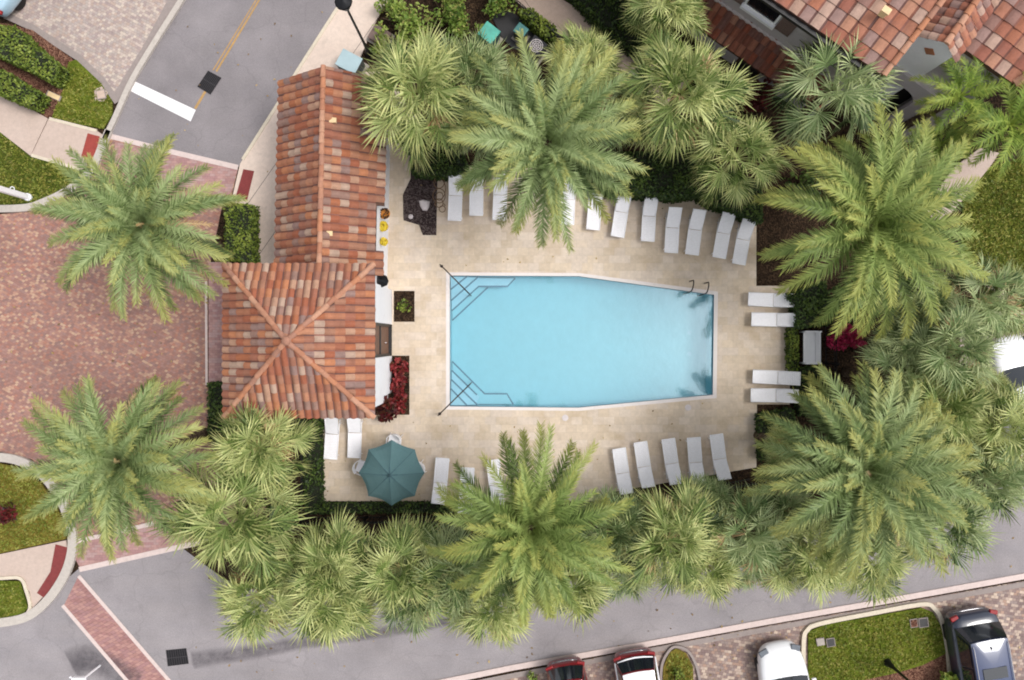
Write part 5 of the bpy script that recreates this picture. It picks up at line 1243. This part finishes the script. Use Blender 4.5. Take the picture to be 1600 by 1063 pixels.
# ------------------------------------------------------------------ cars
def car(lb, cat, name, loc, rz, paint_m, roof_m=None, L=4.6, W=1.86, zr=1.42, hood=1.0, suv=False, sunroof=False, stripes=False, group='parked cars'):
    """built nose toward +y"""
    t = thing(name, lb, cat, loc, rz, group); hw = W / 2; hl = L / 2; roof_m = roof_m or paint_m
    zb = .98 if suv else .88
    if suv: st = [(-hl, .62, .74), (-hl + .08, .84, .94), (-hl + .35, .97, 1.04), (-hl + 1.0, 1, 1.06), (0, 1, 1.05), (hl - 1.4, 1, 1.04), (hl - .9, .98, 1.0), (hl - .35, .9, .92), (hl - .1, .78, .8), (hl, .62, .62)]
    elif hood > 1: st = [(-hl, .70, .70), (-hl + .08, .84, .84), (-hl + .4, .95, .93), (-hl + 1.1, .99, .95), (0, 1, .94), (hl - 1.5, .99, .93), (hl - 1.0, .97, .88), (hl - .5, .88, .78), (hl - .2, .74, .66), (hl, .45, .52)]
    else: st = [(-hl, .70, .72), (-hl + .07, .84, .86), (-hl + .3, .94, .94), (-hl + .9, .99, .97), (0, 1, .96), (hl - 1.2, .99, .95), (hl - .8, .96, .9), (hl - .3, .86, .8), (hl - .1, .74, .66), (hl, .55, .52)]
    m = MB(); secs = []
    for (y, k, z) in st:
        w_ = hw * k; secs.append([(-w_ * .94, y, .22), (-w_ * .99, y, .4), (-w_, y, z * .66), (-w_ * .96, y, z * .9), (-w_ * .82, y, z), (-w_ * .4, y, z + .03), (0, y, z + .04), (w_ * .4, y, z + .03), (w_ * .82, y, z), (w_ * .96, y, z * .9), (w_, y, z * .66), (w_ * .99, y, .4), (w_ * .94, y, .22)])
    b = len(m.v); k = 13
    for s in secs: m.v += s
    for i in range(len(secs) - 1):
        for j in range(k): m.face([b + i * k + j, b + i * k + (j + 1) % k, b + (i + 1) * k + (j + 1) % k, b + (i + 1) * k + j])
    m.face([b + j for j in range(k)][::-1]); m.face([b + (len(secs) - 1) * k + j for j in range(k)])
    body = m.obj('body', paint_m, t, True); md = body.modifiers.new('s', 'SUBSURF'); md.levels = md.render_levels = 1
    # cabin
    if suv: yb0, yb1, yt0, yt1 = -hl + .42, hl - 1.25, -hl + .82, hl - 1.95
    elif hood > 1: yb0, yb1, yt0, yt1 = -hl + .75, hl - 1.2, -hl + 1.45, hl - 2.0
    else: yb0, yb1, yt0, yt1 = -hl + .12, hl - 1.0, -hl + .5, hl - 1.6
    wb, wt = hw * .88, hw * .70; z0 = zb; z1 = zr - .05
    def rg(y0, y1, w_, z, bulge, n=6):
        pts = []
        for i in range(n + 1): s = i / n * 2 - 1; pts.append(Vector((s * w_, y1 + bulge * (1 - s * s), z)))
        for i in range(n + 1): s = 1 - i / n * 2; pts.append(Vector((s * w_, y0 - bulge * .6 * (1 - s * s), z)))
        return pts
    lo, hi = rg(yb0, yb1, wb, z0 - .06, .14), rg(yt0, yt1, wt, z1, .07); n = len(lo); m = MB()
    c_ = Vector((0, (yt0 + yt1) / 2, zr + .0)); m.add(lo + hi + [c_], [(i, (i + 1) % n, n + (i + 1) % n, n + i)[::-1] for i in range(n)] + [(n + i, n + (i + 1) % n, 2 * n)[::-1] for i in range(n)])
    m.obj('cabin', paint_m, t)
    hi2 = [Vector((p.x * 1.0, p.y, z1 + .012)) for p in hi]; mid_ = [Vector((p.x * .85, c_.y + (p.y - c_.y) * .88, z1 + .05)) for p in hi]; m = MB()
    m.add(hi2 + mid_ + [c_ + Vector((0, 0, .025))], [(i, (i + 1) % n, n + (i + 1) % n, n + i)[::-1] for i in range(n)] + [(n + i, n + (i + 1) % n, 2 * n)[::-1] for i in range(n)]); m.obj('roof', roof_m, t, True)
    def pane(nm, idx, e0, e1, up=.015):
        m = MB(); q = []
        for s in (.14, .94):
            for i in idx: q.append(lo[i].lerp(hi[i], s))
        kk = len(idx); cen = sum(q, Vector()) / len(q); out_ = Vector((cen.x, cen.y - (yb0 + yb1) / 2, .6)); out_.x *= 1
        off = (Vector((0, e0, up)) if nm != 'side_window' else Vector((e0, 0, up)))
        q = [p + off for p in q]
        m.add(q, [(i, i + 1, kk + i + 1, kk + i)[::-1] for i in range(kk - 1)]); return m.obj(nm, M['glass'], t, True)
    h = n // 2
    a = [i for i in range(0, h)]; m_ = pane('windscreen', a, .02, 0)
    a = [i for i in range(h, n)]; pane('rear_window', a, -.02, 0)
    for sx in (-1, 1):
        m = MB(); x0_, x1_ = wb * 1.012 * sx, wt * 1.02 * sx
        f0, f1, g0, g1 = yb0 + .22, yb1 - .28, yt0 + .1, yt1 - .05; dz = .1
        def sp(s, r): return Vector((x0_ + (x1_ - x0_) * r, (f0 + (f1 - f0) * s) * (1 - r) + (g0 + (g1 - g0) * s) * r, z0 + (z1 - z0) * r))
        for (s0, s1) in ((0, .46), (.5, 1)):
            q = [sp(s0, .1), sp(s1, .1), sp(s1, .9), sp(s0, .9)]; q = [p + Vector((sx * .012, 0, 0)) for p in q]; m.add(q, [(0, 1, 2, 3) if sx > 0 else (3, 2, 1, 0)])
        m.obj('side_window', M['glass'], t)
        m = MB(); m.box((sx * (hw + .07), yb1 - .25, zb + .06), (.16, .1, .11)); m.obj('mirror', paint_m, t, bevel=.03)
        # lights
        m = MB(); yy = hl - .3; m.box((sx * hw * .64, yy + .02, (.72 if suv else .66)), (.36, .24, .1), -sx * .35); m.obj('headlight', M['clear_light'], t, bevel=.03)
        m = MB(); m.box((sx * hw * .76, -hl + .12, (.86 if suv else .78)), (.3, .16, .13), sx * .3); m.obj('taillight', M['red_light'], t, bevel=.03)
        for yy in (-hl + .85, hl - .9):
            m = MB(); m.lathe([(.2, -.1), (.31, -.1), (.33, -.07), (.33, .07), (.31, .1), (.2, .1)], (0, 0, 0), 22); wh = m.obj('wheel', M['tyre'], t, True); wh.location = (sx * (hw - .19), yy, .33); wh.rotation_euler = (0, R(90), 0)
            m = MB(); m.lathe([(.2, -.09), (.2, .09), (.05, .095), (0, .09)], (0, 0, 0), 16); m.obj('rim', M['rim'], wh)
    if sunroof:
        m = MB(); m.box((0, yt1 - .75, zr + .028), (wt * 1.3, .42, .02)); m.obj('sunroof', M['glass'], t, bevel=.02)
        m = MB(); m.add([(-.02, yt0 + .2, zr + .0), (.02, yt0 + .2, zr), (0, yt0 + .36, zr), (0, yt0 + .2, zr + .1)], [(0, 1, 3), (1, 2, 3), (2, 0, 3)]); m.obj('antenna', M['dark'], t)
        for sx in (-1, 1): m = MB(); m.tube([(sx * wt * .93, yt0 + .1, zr + .0), (sx * wt * .93, yt0 + .2, zr + .05), (sx * wt * .93, yt1 - .2, zr + .05), (sx * wt * .93, yt1 - .1, zr)], .018, 6); m.obj('roof_rail', M['chrome'], t)
    m = MB(); pts = [(x * hw * .62, -hl - .005 + .04 * abs(x) ** 2, .6) for x in (-1, -.5, 0, .5, 1)]; m.tube(pts, .035, 6); m.obj('bumper_trim', M['chrome'], t, True)
    if stripes:
        m = MB(); pts = [(x * hw * .8, -hl + .1 + .1 * x * x, .95) for x in (-1, -.5, 0, .5, 1)]; m.tube(pts, .035, 6); m.obj('spoiler', M['white'], t, True)
        for sx in (-1, 1): m = MB(); m.tube([(sx * wb * 1.03, yb0 + .1, zb + .0), (sx * wb * 1.04, yb1 - .1, zb - .01)], .03, 6); m.obj('waist_trim', M['white'], t, True)
    return t
M['p_red'] = paint('dark_red_paint', C(134, 24, 32)); M['p_white'] = paint('white_paint_car', C(250, 250, 252)); M['p_navy'] = paint('dark_blue_paint', C(30, 38, 60)); M['p_pale'] = paint('pale_blue_paint', C(176, 206, 224))
M['roof_navy'] = paint('blue_grey_roof', C(50, 64, 104))
hdg = math.atan2(-1, .175) + math.pi / 2     # perpendicular to the kerb
def park(px, py, z, L, up, extra=0):
    """px,py: centre of the end nearest the road; up True if that end is the nose"""
    p = P(px, py, z); d = Vector((.17, -.985, 0)).normalized(); d = Matrix.Rotation(extra, 3, 'Z') @ d; c = p + d * L / 2
    rz = math.atan2(d.y, d.x) - math.pi / 2 + (math.pi if up else 0); return (c.x, c.y, .01), rz
l, r_ = park(882, 1036, .8, 4.0, False); car('dark red hatchback parked with its rear to the road, leftmost of the bottom cars', 'car', 'parked_car', l, r_, M['p_red'], L=4.0, W=1.58, hood=.8, zr=1.4)
l, r_ = park(990, 1021, .8, 3.85, False); car('small red hatchback with white roof and white trim parked beside the oval bed', 'car', 'parked_car', l, r_, M['p_red'], M['p_white'], L=3.85, W=1.70, hood=.8, zr=1.42, stripes=True)
l, r_ = park(1215, 1004, .6, 4.7, True); car('white sedan parked nose to the road left of the grass island', 'car', 'parked_car', l, r_, M['p_white'], L=4.7, W=1.92, hood=1.2)
l, r_ = park(1521, 957, .9, 4.7, False); car('dark blue SUV with dark sunroof parked right of the grass island', 'suv', 'parked_suv', l, r_, M['p_navy'], M['roof_navy'], L=4.7, W=1.98, zr=1.68, suv=True, sunroof=True)
l, r_ = park(1577, 524, .6, 4.7, True, R(2)); car('white car half hidden by fan palms at the right edge', 'car', 'parked_car', l, r_, M['p_white'], L=4.7, W=1.92, hood=1.2)
p = P(22, -70, .8); car('pale blue car whose corner shows in the top left corner of the driveway', 'car', 'parked_car', (p.x, p.y, .01), R(-34), M['p_pale'], L=4.5, W=1.85, hood=1.2)
